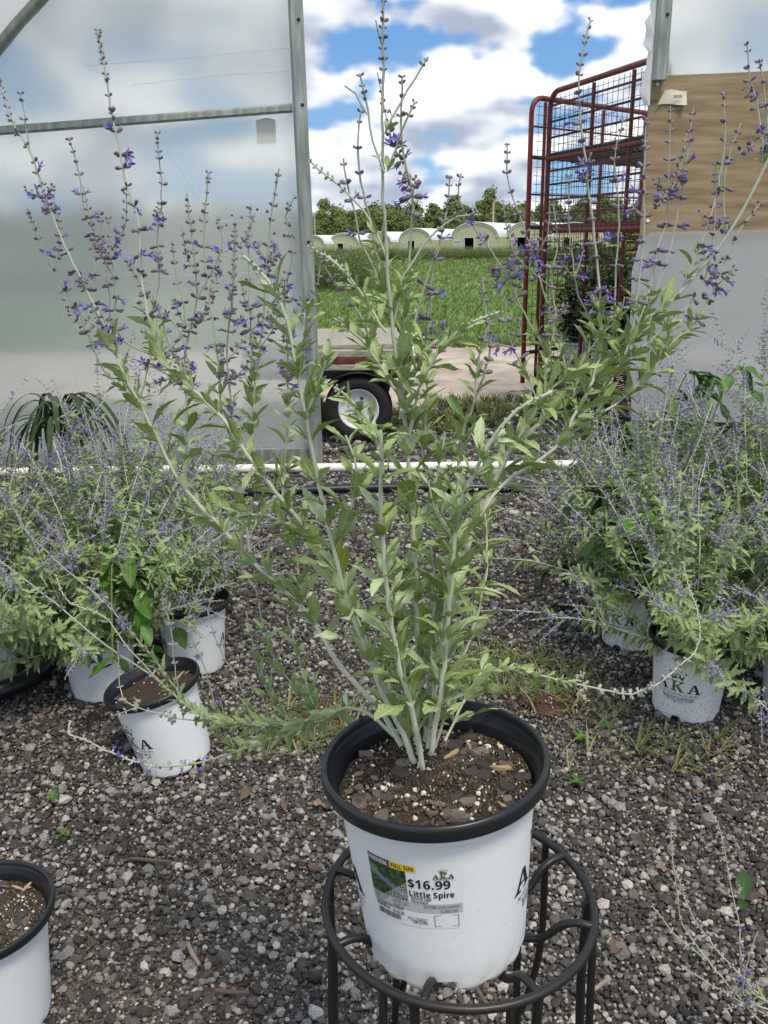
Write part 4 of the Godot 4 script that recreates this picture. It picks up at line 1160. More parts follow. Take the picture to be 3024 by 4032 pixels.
func build_pipes() -> void:
	var s := Shape.new()
	s.tube([Vector3(-3.4, 0.022, -4.02), Vector3(-1.0, 0.022, -4.03), Vector3(0.2, 0.022, -4.02), Vector3(1.03, 0.022, -4.02)], 0.021, 14)
	var o := thing("water_pipe", "long white plastic pipe lying along the foot of the film wall", "pipe")
	put("pipe", s, M.pvc, o)
	for x in [0.02, 0.96]:
		s = Shape.new()
		s.tube([Vector3(x, 0.022, -4.02), Vector3(x + 0.006, 0.022, -4.02)], 0.0222, 14)
		put("joint_ring", s, M.black_plastic, o)
	s = Shape.new()
	s.tube([Vector3(0.90, 0.022, -4.02), Vector3(1.035, 0.022, -4.02)], 0.0255, 14)
	put("coupling", s, M.pvc, o)
	s = Shape.new()
	s.tube(smooth_path([Vector3(-0.6, 0.02, -3.62), Vector3(0.0, 0.022, -3.66), Vector3(0.5, 0.022, -3.63), Vector3(1.2, 0.022, -3.6), Vector3(1.9, 0.02, -3.66)], 0.1), 0.019, 12)
	var h := thing("irrigation_hose", "black irrigation hose with a blue band lying across the gravel doorway", "hose")
	put("hose", s, M.black_plastic, h)
	s = Shape.new()
	s.tube([Vector3(0.515, 0.0221, -3.6297), Vector3(0.55, 0.0221, -3.628)], 0.0194, 12)
	put("band", s, M.blue, h)
	s = Shape.new()
	s.tube(smooth_path([Vector3(-1.25, 0.03, -1.86), Vector3(-0.93, 0.03, -1.87), Vector3(-0.86, 0.035, -2.09), Vector3(-0.9, 0.03, -2.5)], 0.06), 0.024, 12)
	tag(put("drain_hose", s, M.black_plastic), "thick black hose curving between the potted sages by the teal-labelled pot", "hose")

# ---------------------------------------------------------------- trailer

func build_trailer() -> void:
	var o := thing("flatbed_trailer", "low flatbed trailer with weathered plank deck and one white-rimmed wheel", "trailer", Vector3(0.115, 0, -4.7))
	# runs from its end at x = 0 towards -x, and from z = 0 back to z = -0.9
	for k in 6:
		var s := Shape.new()
		s.bevel_box(Vector3(-0.40, 0.512, -0.08 - k * 0.152), Vector3(0.86, 0.026, 0.147), 0.004)
		put("deck_plank", s, M.grey_wood, o)
	var rows := [[0.478, 0.040, M.grey_wood, "side_board"], [0.440, 0.034, M.rust, "rusty_rail"], [0.405, 0.034, M.grey_wood, "side_board"]]
	for q in rows:
		var s := Shape.new()
		s.bevel_box(Vector3(-0.41 + (0.06 if q[3] == "rusty_rail" else 0.0), q[0], 0.012), Vector3(0.9, q[1], 0.03), 0.005)
		put(q[3], s, q[2], o)
	var e := Shape.new()
	e.bevel_box(Vector3(0.045, 0.485, -0.46), Vector3(0.92, 0.03, 0.05), 0.006, Basis(Vector3.UP, PI / 2))
	put("end_rail", e, M.wheel_white, o)
	for zz in [-0.1, -0.8]:
		var s := Shape.new()
		s.box(Vector3(-0.41, 0.36, zz), Vector3(0.86, 0.06, 0.05))
		put("frame_beam", s, M.dark_steel, o)
	var ax := Shape.new()
	ax.tube([Vector3(-0.245, 0.183, 0.05), Vector3(-0.245, 0.183, -0.95)], 0.02, 10)
	put("axle", ax, M.dark_steel, o)
	for zz in [0.0, -0.9]:
		var w := Node3D.new()
		w.name = "wheel"
		o.add_child(w, true)
		w.position = Vector3(-0.245, 0.183, zz)
		w.rotation.x = PI / 2
		var t := Shape.new()
		t.lathe([Vector2(0.112, -0.05), Vector2(0.135, -0.062), Vector2(0.164, -0.058), Vector2(0.180, -0.042), Vector2(0.185, 0.0), Vector2(0.180, 0.042), Vector2(0.164, 0.058), Vector2(0.135, 0.062), Vector2(0.112, 0.05)], 40)
		put("tyre", t, M.rubber, w)
		var rim := Shape.new()
		rim.lathe([Vector2(0.0, 0.035), Vector2(0.03, 0.035), Vector2(0.034, 0.022), Vector2(0.09, 0.02), Vector2(0.1, 0.045), Vector2(0.116, 0.05), Vector2(0.116, -0.05), Vector2(0.0, -0.05)], 36)
		put("rim", rim, M.wheel_white, w)
		var hub := Shape.new()
		hub.box(Vector3(0.012, 0.05, 0.075), Vector3(0.008, 0.06, 0.028))
		put("valve", hub, M.dark_steel, w)
		for k in 5:
			var nut := Shape.new()
			nut.lathe([Vector2(0.0, 0.036), Vector2(0.008, 0.034), Vector2(0.009, 0.02)], 6)
			var m := put("nut", nut, M.dark_steel, w)
			m.position = Vector3(cos(k * TAU / 5) * 0.06, 0.0, sin(k * TAU / 5) * 0.06)
	var f := Shape.new()
	var arc := []
	for k in 13:
		var a := lerpf(0.25, PI - 0.25, k / 12.0)
		arc.append(Vector3(-0.245 + cos(a) * 0.226, 0.183 + sin(a) * 0.20, 0))
	for k in 12:
		f.face([arc[k] + Vector3(0, 0, 0.075), arc[k + 1] + Vector3(0, 0, 0.075), arc[k + 1] - Vector3(0, 0, 0.06), arc[k] - Vector3(0, 0, 0.06)])
	put("mudguard", f, M.dark_steel, o)

# ---------------------------------------------------------------- red cart

func cart_panel(o: Node3D, a: Vector3, b: Vector3, top: float, m: Material, rails: Array, uprights: Array, called: String) -> void:
	# a round-cornered frame with cross rails, uprights and wire mesh
	var d := (b - a).normalized()
	var len := a.distance_to(b)
	var s := Shape.new()
	var path := [a, a + Vector3.UP * (top - 0.09)]
	for k in range(1, 6):
		var t := PI / 2 * k / 5.0
		path.append(a + Vector3.UP * (top - 0.09 + 0.09 * sin(t)) + d * 0.09 * (1.0 - cos(t)))
	path.append(b + Vector3.UP * top - d * 0.09)
	for k in range(1, 6):
		var t := PI / 2 * k / 5.0
		path.append(b + Vector3.UP * (top - 0.09 + 0.09 * cos(t)) - d * 0.09 * (1.0 - sin(t)))
	path.append(b)
	s.tube(path, 0.0165, 8)
	put(called, s, m, o)
	for y in rails:
		var q := Shape.new()
		q.tube([a + Vector3.UP * y + d * 0.02, b + Vector3.UP * y - d * 0.02], 0.0065 if y < 1.8 and not is_equal_approx(y, 1.42) and not is_equal_approx(y, 1.0) and not is_equal_approx(y, 0.2) else 0.013, 6)
		put("rail", q, m if rng.randf() < 0.5 else M.dark_steel, o)
	for t in uprights:
		var q := Shape.new()
		q.tube([a + d * len * t, a + d * len * t + Vector3.UP * (top - 0.02)], 0.0125, 6)
		put("upright", q, m, o)
	var w := Shape.new()
	var out := d.cross(Vector3.UP) * 0.016
	var n := int(len / 0.05)
	for k in range(1, n):
		var p := a + d * len * k / n + out
		w.tube([p + Vector3.UP * 0.2, p + Vector3.UP * (top - 0.03)], 0.0018, 3, Color.WHITE, null, false)
	var rows := int((top - 0.2) / 0.05)
	for k in range(1, rows):
		var y := 0.2 + (top - 0.2) * k / rows
		w.tube([a + out * 1.2 + d * 0.02 + Vector3.UP * y, b + out * 1.2 - d * 0.02 + Vector3.UP * y], 0.0018, 3, Color.WHITE, null, false)
	put("wire_mesh", w, M.wire, o)

func build_cart() -> void:
	var at := Vector3(1.049, 0, -5.8)
	var o := thing("nursery_cart", "tall red steel nursery cart with wire mesh sides and shelves", "cart", at)
	var base := Vector3.UP * 0.12
	var a := base
	var b := base + Vector3(0.365, 0, 1.13)
	var c := base + Vector3(-0.10, 0, -0.08)
	var d := base + Vector3(1.15, 0, -1.15)
	cart_panel(o, a, b, 1.775, M.red, [0.2, 0.35, 0.5, 0.65, 0.8, 1.0, 1.08, 1.16, 1.25, 1.33, 1.42, 1.52, 1.61, 1.70], [0.42, 0.75], "side_frame")
	cart_panel(o, c, d, 1.765, M.red, [0.2, 0.8, 1.0, 1.2, 1.42, 1.6], [0.08, 0.45, 0.75], "end_frame")
	for y in [0.1, 0.98, 1.40]:
		var s := Shape.new()
		for k in 25:
			var t := k / 24.0
			s.tube([a.lerp(b, t) + Vector3.UP * y, a + (d - c) * 0.72 + (b - a) * t + Vector3.UP * y], 0.004, 4)
		for k in 6:
			var t := k / 5.0
			s.tube([a + (d - c) * 0.72 * t + Vector3.UP * (y - 0.008), b + (d - c) * 0.72 * t + Vector3.UP * (y - 0.008)], 0.009, 5)
		put("wire_shelf", s, M.dark_steel if y > 0.5 else M.rust, o)
		var q := Shape.new()
		q.tube([a + Vector3.UP * y, b + Vector3.UP * y], 0.02, 6)
		put("shelf_rail", q, M.red, o)
	var deck := Shape.new()
	var dd := (d - c) * 0.72
	deck.box(a + (b - a) * 0.5 + dd * 0.5 + Vector3.UP * 0.05, Vector3(0.2, 0.03, 0.2))
	deck.tube([a + Vector3.UP * 0.03, b + Vector3.UP * 0.03], 0.03, 6)
	deck.tube([a + dd + Vector3.UP * 0.03, b + dd + Vector3.UP * 0.03], 0.03, 6)
	deck.tube([a + Vector3.UP * 0.03, a + dd + Vector3.UP * 0.03], 0.03, 6)
	put("base_frame", deck, M.rust, o)
	for p in [a, b, a + dd, b + dd]:
		var t := Shape.new()
		t.lathe([Vector2(0.0, -0.02), Vector2(0.05, -0.022), Vector2(0.062, -0.014), Vector2(0.062, 0.014), Vector2(0.05, 0.022), Vector2(0.0, 0.02)], 20)
		var m := put("caster", t, M.rubber, o)
		m.position = Vector3(p.x, 0.062, p.z)
		m.rotation = Vector3(0, 0.4, PI / 2)
	# plants carried on the shelves
	var spots := [[0.18, 0.16, 1], [0.5, 0.16, 1], [0.82, 0.2, 1], [0.34, 0.45, 0], [0.68, 0.48, 0], [0.12, 0.5, 0]]
	for k in spots.size():
		var q: Array = spots[k]
		cart_plant(at + a + (b - a) * q[0] + dd * q[1] + Vector3.UP * 0.115, q[2] == 1, k, "yellow-flowered bushy plant standing in the red cart" if q[2] == 1 else "dark leafy bushy plant standing in the red cart")

func cart_plant(at: Vector3, yellow: bool, salt: int, label: String) -> void:
	var p := thing("cart_plant", label, "plant", at, salt * 1.1, "plants carried in the red cart")
	var s := Shape.new()
	s.lathe([Vector2(0.0, 0.0), Vector2(0.075, 0.0), Vector2(0.09, 0.16), Vector2(0.098, 0.162), Vector2(0.098, 0.175), Vector2(0.08, 0.175), Vector2(0.078, 0.15), Vector2(0.0, 0.15)], 20)
	put("pot", s, M.white_plastic, p)
	var r := RandomNumberGenerator.new()
	r.seed = 900 + salt
	s = Shape.new()
	var l := Shape.new()
	for k in 20:
		var a := r.randf() * TAU
		var tip := Vector3(cos(a) * r.randf_range(0.05, 0.22), r.randf_range(0.35, 0.86), sin(a) * r.randf_range(0.05, 0.22))
		s.tube([Vector3(0, 0.15, 0), tip * Vector3(0.5, 0.6, 0.5), tip], [0.004, 0.003, 0.002], 4, Color(0.08, 0.12, 0.04))
		for j in 40:
			var t := r.randf_range(0.15, 1.0)
			var q := Vector3(0, 0.15, 0).lerp(tip, t) + Vector3(r.randfn(), r.randfn(), r.randfn()) * 0.02
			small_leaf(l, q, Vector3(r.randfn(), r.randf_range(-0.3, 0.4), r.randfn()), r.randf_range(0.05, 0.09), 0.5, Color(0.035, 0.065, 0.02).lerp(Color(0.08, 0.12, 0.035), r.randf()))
		if yellow:
			var fl := Shape.new()
			for j in 12:
				var b := TAU * j / 12.0
				var n := Vector3(r.randfn() * 0.02, 0, 0)
				small_leaf(fl, tip, Vector3(cos(b), 0.15, sin(b)) + n, 0.055, 0.42, Color.WHITE)
			put("flower_head", fl, M.yellow, p)
	put("stems", s, M.plant, p)
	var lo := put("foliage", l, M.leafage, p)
	lo.set_meta("kind", "stuff")

# ---------------------------------------------------------------- plant stand

func build_stand() -> void:
	var at := Vector3(0.065, 0.0, -0.675)
	var o := thing("plant_stand", "black wrought wire plant stand under the price-labelled white pot", "plant stand", at)
	var y := 0.458
	var ring := []
	for k in 65:
		var a := TAU * k / 64.0
		ring.append(Vector3(cos(a) * 0.125, y, sin(a) * 0.125))
	var s := Shape.new()
	s.tube(ring, 0.0041, 10, Color.WHITE, null, false)
	put("top_ring", s, M.black_metal, o)
	ring = []
	for k in 41:
		var a := TAU * k / 40.0
		ring.append(Vector3(cos(a) * 0.055, y - 0.0305, sin(a) * 0.055))
	s = Shape.new()
	s.tube(ring, 0.004, 8, Color.WHITE, null, false)
	put("inner_ring", s, M.black_metal, o)
	for k in 8:
		var a := TAU * k / 8.0 + 0.32
		var d := Vector3(cos(a), 0, sin(a))
		var up := Vector3.UP
		var p := smooth_path([d * 0.125 + up * y, d * 0.112 + up * (y + 0.001), d * 0.098 + up * (y - 0.004), d * 0.086 + up * (y - 0.018), d * 0.075 + up * (y - 0.0265), d * 0.055 + up * (y - 0.0305)], 0.006)
		s = Shape.new()
		s.tube(p, 0.0038, 8)
		put("spoke", s, M.black_metal, o)
	for q in [[178.0, 1.0], [2.0, 1.0], [-118.0, 1.0], [-52.0, 1.0], [62.0, 0.5], [112.0, 0.5]]:
		var a := deg_to_rad(q[0])
		var d := Vector3(cos(a), 0, sin(a))
		var e := Vector3(-d.z, 0, d.x)
		s = Shape.new()
		s.tube(smooth_path([d * 0.122 + Vector3.UP * (y - 0.002), d * 0.120 + Vector3.UP * 0.36, d * 0.128 + Vector3.UP * 0.2, d * 0.152 + Vector3.UP * 0.004], 0.03), 0.0045, 8)
		var leg := put("leg", s, M.black_metal, o)
		s = Shape.new()
		s.tube(smooth_path([d * 0.121 + e * 0.028 + Vector3.UP * (y - 0.003), d * 0.124 + e * 0.027 + Vector3.UP * 0.33, d * 0.126 + e * 0.012 + Vector3.UP * 0.24, d * 0.128 + e * 0.002 + Vector3.UP * 0.21], 0.02), 0.0038, 8)
		put("brace", s, M.black_metal, leg)
	ring = []
	for k in 49:
		var a := TAU * k / 48.0
		ring.append(Vector3(cos(a) * 0.118, 0.17, sin(a) * 0.118))
	s = Shape.new()
	s.tube(ring, 0.004, 8, Color.WHITE, null, false)
	put("lower_ring", s, M.black_metal, o)

# ---------------------------------------------------------------- pots

func pot_r(h: float) -> float:
	# outer radius of the white wall at height h
	if h < 0.160:
		return 0.0730 + 0.0128 * h / 0.160
	return 0.0874 + 0.0012 * clampf((h - 0.160) / 0.012, 0.0, 1.0)

func pot_point(a: float, h: float, off: float) -> Vector3:
	var r := pot_r(h) + off
	return Vector3(sin(a) * r, h, cos(a) * r)

func wrap_patch(x0: float, x1: float, y0: float, y1: float, a0: float, h0: float, off: float) -> Shape:
	var s := Shape.new()
	var n := 14
	var last := []
	for k in n + 1:
		var x := lerpf(x0, x1, float(k) / n)
		var row := []
		for j in 3:
			var y := lerpf(y0, y1, j / 2.0)
			var r := pot_r(h0)
			row.append(s.vert(pot_point(a0 + x / r, h0 + y, off), Color.WHITE, Vector2(float(k) / n, 1.0 - j / 2.0)))
		if last:
			s.quad(last[0], row[0], row[1], last[1])
			s.quad(last[1], row[1], row[2], last[2])
		last = row
	return s

func wrap_text(text: String, font: Font, cap: float, x: float, y: float, a0: float, h0: float, off: float, left := false, stretch := 1.0, fit := 0.0) -> Shape:
	var t := TextMesh.new()
	t.text = text
	t.font = font
	t.font_size = 48
	t.pixel_size = cap / (0.72 * 48.0)
	t.depth = 0.0
	t.curve_step = 2.0
	t.horizontal_alignment = HORIZONTAL_ALIGNMENT_LEFT if left else HORIZONTAL_ALIGNMENT_CENTER
	var arr := t.get_mesh_arrays()
	var vs: PackedVector3Array = arr[Mesh.ARRAY_VERTEX]
	var ids = arr[Mesh.ARRAY_INDEX]
	var s := Shape.new()
	if vs.size() == 0:
		return s
	var lo := vs[0]
	var hi := vs[0]
	for v in vs:
		lo = lo.min(v)
		hi = hi.max(v)
	if fit > 0.0:
		stretch = fit / maxf(hi.x - lo.x, 1e-6)
	var ox := lo.x if left else (lo.x + hi.x) * 0.5
	for v in vs:
		s.vert(pot_point(a0 + ((v.x - ox) * stretch + x) / pot_r(h0), h0 + y + v.y - lo.y, off + 0.00005))
	var list: PackedInt32Array = ids if ids != null else PackedInt32Array(range(vs.size()))
	for k in range(0, list.size(), 3):
		s.tri(list[k], list[k + 2], list[k + 1])
	return s

func wrap_poly(pts: Array, x: float, y: float, a0: float, h0: float, off: float, s: Shape) -> void:
	var ids := []
	for p in pts:
		ids.append(s.vert(pot_point(a0 + (p.x + x) / pot_r(h0), h0 + y + p.y, off)))
	var t := Geometry2D.triangulate_polygon(PackedVector2Array(pts))
	for k in range(0, t.size(), 3):
		s.tri(ids[t[k]], ids[t[k + 1]], ids[t[k + 2]])

func crown_shape(w: float, x: float, y: float, a0: float, h0: float, off: float) -> Shape:
	var s := Shape.new()
	wrap_poly([Vector2(-0.5, 0) * w, Vector2(0.5, 0) * w, Vector2(0.62, 0.55) * w, Vector2(0.3, 0.25) * w, Vector2(0.22, 0.72) * w, Vector2(0.06, 0.28) * w, Vector2(-0.06, 0.28) * w, Vector2(-0.22, 0.72) * w, Vector2(-0.3, 0.25) * w, Vector2(-0.62, 0.55) * w], x, y, a0, h0, off, s)
	for q in [Vector2(-0.7, 0.72), Vector2(-0.27, 0.95), Vector2(0.27, 0.95), Vector2(0.7, 0.72), Vector2(0.0, 0.6)]:
		var ring := []
		for k in 10:
			var rr := 0.11 * (1.0 if k % 2 else 0.75)
			ring.append((q + Vector2(cos(TAU * k / 10.0), sin(TAU * k / 10.0)) * rr) * w)
		wrap_poly(ring, x, y, a0, h0, off, s)
	return s

func pot_logo(o: Node3D, a0: float) -> void:
	var h := 0.078
	var root := Node3D.new()
	root.name = "printed_logo"
	o.add_child(root, true)
	var off := 0.0005
	put("letter", wrap_text("A", serif, 0.024, -0.037, 0.0, a0, h, off, false, 1.15), M.ink, root)
	put("letter", wrap_text("K", serif, 0.027, -0.002, 0.0, a0, h, off, false, 1.15), M.logo_green, root)
	put("letter", wrap_text("A", serif, 0.024, 0.034, 0.0, a0, h, off, false, 1.15), M.ink, root)
	put("crown", crown_shape(0.024, -0.003, 0.0295, a0, h, off), M.logo_green, root)
	put("lettering", wrap_text("ALSIP'S KINGSBURY ACRES", sans, 0.0052, 0.0, -0.009, a0, h, off, false, 1.0, 0.092), M.ink_grey, root)
	put("lettering", wrap_text("WHOLESALE GROWERS", serif, 0.0046, 0.0, -0.0165, a0, h, off, false, 1.0, 0.074), M.ink, root)
	put("lettering", wrap_text("TEE LAKE ROAD, LAPORTE, IN 46350", sans_bold, 0.0027, 0.0, -0.0218, a0, h, off, false, 1.0, 0.072), M.ink, root)
	put("lettering", wrap_text("1.0 Gal / 3.79 L", sans_bold, 0.0027, 0.0, -0.0268, a0, h, off, false, 1.0, 0.026), M.ink, root)

var pot_body: ArrayMesh
var pot_rim: ArrayMesh
var pot_inside: ArrayMesh
var pot_soil: ArrayMesh

func pot_meshes() -> void:
	var s := Shape.new()
	var sides := 108
	var rows := []
	var hs := [0.0, 0.004, 0.009, 0.015, 0.04, 0.09, 0.14, 0.1595, 0.1605, 0.172]
	var soft := FastNoiseLite.new()
	soft.frequency = 1.2
	for k in hs.size():
		var row := []
		for j in sides:
			var a := TAU * j / sides
			var h: float = hs[k]
			var r := pot_r(h)
			var wave := absf(sin(a * 9.0))
			if k == 0:
				h = 0.0065 * (1.0 - pow(wave, 0.6))
				var d := absf(wrapf(a, -PI / 4, PI / 4))
				if d < 0.13:
					h = 0.013
				r -= 0.0016
			elif k == 1:
				h = maxf(0.004, 0.0135 if absf(wrapf(a, -PI / 4, PI / 4)) < 0.13 else 0.0055)
				r -= 0.0012 * (1.0 - wave)
			elif k == 2:
				h = 0.0145 if absf(wrapf(a, -PI / 4, PI / 4)) < 0.13 else 0.009
				r -= 0.0024 * pow(1.0 - wave, 1.5)
			else:
				r += 0.00035 * soft.get_noise_3d(cos(a) * 1.5, h * 12.0, sin(a) * 1.5)
			row.append(s.vert(Vector3(sin(a) * r, h, cos(a) * r), Color.WHITE, Vector2(float(j) / sides, h / 0.172)))
		rows.append(row)
	# underside, standing a little inside the wavy foot
	var under := []
	var deep := []
	for j in sides:
		var a := TAU * j / sides
		var p: Vector3 = s.v[rows[0][j]]
		under.append(s.vert(Vector3(sin(a) * 0.067, maxf(p.y, 0.0), cos(a) * 0.067)))
		deep.append(s.vert(Vector3(sin(a) * 0.06, 0.012, cos(a) * 0.06)))
	for j in sides:
		var m := (j + 1) % sides
		s.quad(under[j], under[m], rows[0][m], rows[0][j])
		s.quad(deep[j], deep[m], under[m], under[j])
	var mid := s.vert(Vector3(0, 0.012, 0))
	for j in sides:
		s.tri(mid, deep[(j + 1) % sides], deep[j])
	for k in hs.size() - 1:
		for j in sides:
			var m := (j + 1) % sides
			s.quad(rows[k][j], rows[k][m], rows[k + 1][m], rows[k + 1][j])
	pot_body = s.mesh()
	s = Shape.new()
	s.lathe([Vector2(0.0885, 0.1720), Vector2(0.0968, 0.1735), Vector2(0.0988, 0.1750), Vector2(0.0998, 0.1795), Vector2(0.0998, 0.1850), Vector2(0.0988, 0.1878), Vector2(0.0970, 0.1890), Vector2(0.0950, 0.1886), Vector2(0.0934, 0.1868), Vector2(0.0925, 0.1825)], 96)
	pot_rim = s.mesh()
	s = Shape.new()
	s.lathe([Vector2(0.0925, 0.1825), Vector2(0.0902, 0.179), Vector2(0.0885, 0.1725), Vector2(0.0868, 0.1715), Vector2(0.0862, 0.163), Vector2(0.0848, 0.162), Vector2(0.0838, 0.15), Vector2(0.080, 0.12), Vector2(0.0, 0.118)], 64)
	pot_inside = s.mesh()
	s = Shape.new()
	var f := FastNoiseLite.new()
	f.frequency = 28.0
	f.seed = 6
	f.fractal_octaves = 3
	var last := []
	for k in 22:
		var r := 0.0855 * k / 21.0
		var row := []
		for j in 64:
			var a := TAU * j / 64.0
			var p := Vector3(sin(a) * r, 0, cos(a) * r)
			p.y = 0.1615 + 0.0035 * f.get_noise_2d(p.x, p.z) + 0.003 * (1.0 - k / 21.0)
			row.append(s.vert(p))
		if last:
			for j in 64:
				var m := (j + 1) % 64
				s.quad(last[j], row[j], row[m], last[m])
		last = row
	pot_soil = s.mesh()

func make_pot(label: String, at: Vector3, turn: float, tilt := Vector3.ZERO, group := "", dirty := false, logo := true) -> Node3D:
	var o := thing("nursery_pot", label, "plant pot", at, 0.0, group)
	o.basis = Basis.from_euler(tilt) * Basis(Vector3.UP, turn)
	put("body", pot_body, M.dirty_plastic if dirty else M.white_plastic, o)
	put("rim", pot_rim, M.black_plastic, o)
	put("liner", pot_inside, M.black_plastic, o)
	put("soil", pot_soil, M.soil, o)
	if logo:
		pot_logo(o, 0.0)
		pot_logo(o, PI)
	return o

func label_picture() -> ImageTexture:
	var im := Image.create(96, 96, false, Image.FORMAT_RGB8)
	var f := FastNoiseLite.new()
	f.frequency = 0.06
	f.seed = 44
	for y in 96:
		for x in 96:
			var n := f.get_noise_2d(x, y)
			var m := f.get_noise_2d(x * 3.0 + 50.0, y * 3.0)
			var c := Color(0.12, 0.20, 0.14).lerp(Color(0.30, 0.42, 0.24), clampf(0.4 + n + m * 0.4, 0.0, 1.0))
			var d := absf(y - (22.0 + x * 0.62)) / 13.0
			if d < 1.3:
				c = c.lerp(Color(0.50, 0.52, 0.66), clampf(1.1 - d + m * 0.8, 0.0, 0.85))
			if x + y > 128 and m > -0.1:
				c = c.lerp(Color(0.72, 0.72, 0.70), 0.8)
			if x < 26 and y > 10 and y < 40 and m > 0.0:
				c = c.lerp(Color(0.55, 0.66, 0.42), 0.7)
			im.set_pixel(x, y, c)
	return ImageTexture.create_from_image(im)

func build_main_pot() -> void:
	pot_meshes()
	var o := make_pot("white nursery pot with black rim and price label, standing on wire stand", Vector3(0.0525, 0.4325, -0.662), deg_to_rad(85), Vector3(0, 0, deg_to_rad(3.6)))
	# the price label; its own x runs along the wall, y up
	var a := deg_to_rad(-18.5 - 85.0)
	var h := 0.1095
	var lab := put("price_label", label_patch(a, h, 0.0004), M.label_white, o)
	var w := 0.080
	var t := 0.066
	var X := func(u: float) -> float: return (u - 0.5) * w
	var Y := func(v: float) -> float: return (0.5 - v) * t
	put("purple_band", wrap_patch(X.call(0.0), X.call(0.272), Y.call(0.125), Y.call(0.02), a, h, 0.0006), M.label_purple, lab)
	put("yellow_band", wrap_patch(X.call(0.274), X.call(0.55), Y.call(0.125), Y.call(0.025), a, h, 0.00075), M.label_yellow, lab)
	var pic := mat(Color.WHITE, 0.35)
	pic.albedo_texture = label_picture()
	put("picture", wrap_patch(X.call(0.0), X.call(0.44), Y.call(0.61), Y.call(0.125), a, h, 0.0006), pic, lab)
	put("grey_band", wrap_patch(X.call(0.0), X.call(1.0), Y.call(0.765), Y.call(0.61), a, h, 0.0005), M.label_grey, lab)
	var off := 0.0009
	put("lettering", wrap_text("PERENNIAL", sans_bold, 0.0042, X.call(0.136), Y.call(0.105), a, h, off, false, 1.0, 0.0185), M.label_white, lab)
	put("lettering", wrap_text("FULL SUN", sans_bold, 0.0042, X.call(0.41), Y.call(0.105), a, h, off, false, 1.0, 0.0185), M.ink, lab)
	put("price", wrap_text("$16.99", sans_bold, 0.0088, X.call(0.67), Y.call(0.375), a, h, off, false, 1.0, 0.034), M.ink, lab)
	put("lettering", wrap_text("Little Spire", sans_bold, 0.0060, X.call(0.69), Y.call(0.535), a, h, off, false, 1.0, 0.0365), M.ink, lab)
	put("lettering", wrap_text("Russian Sage", sans_bold, 0.0026, X.call(0.475), Y.call(0.57), a, h, off, true, 1.0, 0.0168), M.ink_grey, lab)
	put("lettering", wrap_text("Perovskia", sans_bold, 0.0026, X.call(0.475), Y.call(0.606), a, h, off, true, 1.0, 0.0134), M.ink_grey, lab)
	for q in [["HEIGHT: 18-24\"", 0.02, 0.66, 0.19], ["SPACE: 18\"", 0.02, 0.72, 0.14], ["WATER: Light", 0.26, 0.69, 0.18], ["ZONE: 4", 0.26, 0.745, 0.12], ["BLOOMS: Early Summer", 0.60, 0.69, 0.37], ["to Mid Fall", 0.77, 0.745, 0.17]]:
		put("lettering", wrap_text(q[0], sans, 0.0024, X.call(q[1]), Y.call(q[2]), a, h, off, true, 1.0, q[3] * w), M.ink_grey, lab)
	for q in [["Alsip's Kingsbury Acres Greenhouse", 0.03, 0.80, 0.34], ["Tee Lake Rd", 0.03, 0.825, 0.12], ["La Porte, IN 46350", 0.03, 0.85, 0.18]]:
		put("lettering", wrap_text(q[0], sans_bold, 0.0014, X.call(q[1]), Y.call(q[2]), a, h, off, true, 1.0, q[3] * w), M.ink_grey, lab)
	put("lettering", wrap_text("W-18-28", sans_bold, 0.0022, X.call(0.24), Y.call(0.855), a, h, off, true, 1.0, 0.0105), M.ink, lab)
	put("lettering", wrap_text("SKU: 2304527", sans, 0.0024, X.call(0.41), Y.call(0.90), a, h, off, true, 1.0, 0.0172), M.ink, lab)
	put("lettering", wrap_text("1 Gal (3.79L)", sans_bold, 0.0026, X.call(0.45), Y.call(0.955), a, h, off, true, 1.0, 0.0140), M.ink, lab)
	var bars := Shape.new()
	var r := RandomNumberGenerator.new()
	r.seed = 23
	var u := 0.05
	while u < 0.33:
		var bw := r.randf_range(0.003, 0.009)
		wrap_poly([Vector2(X.call(u), Y.call(0.955)), Vector2(X.call(u + bw), Y.call(0.955)), Vector2(X.call(u + bw), Y.call(0.865)), Vector2(X.call(u), Y.call(0.865))], 0, 0, a, h, off, bars)
		u += bw + r.randf_range(0.003, 0.008)
	put("barcode", bars, M.ink, lab)
	var fr := Shape.new()
	for q in [[0.70, 0.955, 0.79, 0.797], [0.70, 0.955, 0.965, 0.972], [0.70, 0.706, 0.797, 0.965], [0.949, 0.955, 0.797, 0.965]]:
		wrap_poly([Vector2(X.call(q[0]), Y.call(q[3])), Vector2(X.call(q[1]), Y.call(q[3])), Vector2(X.call(q[1]), Y.call(q[2])), Vector2(X.call(q[0]), Y.call(q[2]))], 0, 0, a, h, off, fr)
	put("box_outline", fr, M.ink_grey, lab)
	put("letter", wrap_text("A", serif, 0.0044, X.call(0.745), Y.call(0.20), a, h, off, false, 1.15), M.ink, lab)
	put("letter", wrap_text("K", serif, 0.0050, X.call(0.82), Y.call(0.20), a, h, off, false, 1.15), M.logo_green, lab)
	put("letter", wrap_text("A", serif, 0.0044, X.call(0.895), Y.call(0.20), a, h, off, false, 1.15), M.ink, lab)
	put("crown", crown_shape(0.0048, X.call(0.82), Y.call(0.122), a, h, off), M.logo_green, lab)
	put("lettering", wrap_text("ALSIP'S KINGSBURY ACRES", sans, 0.0011, X.call(0.82), Y.call(0.225), a, h, off, false, 1.0, 0.0165), M.logo_green, lab)
	soil_bits(o, 1, 115, 90, true)

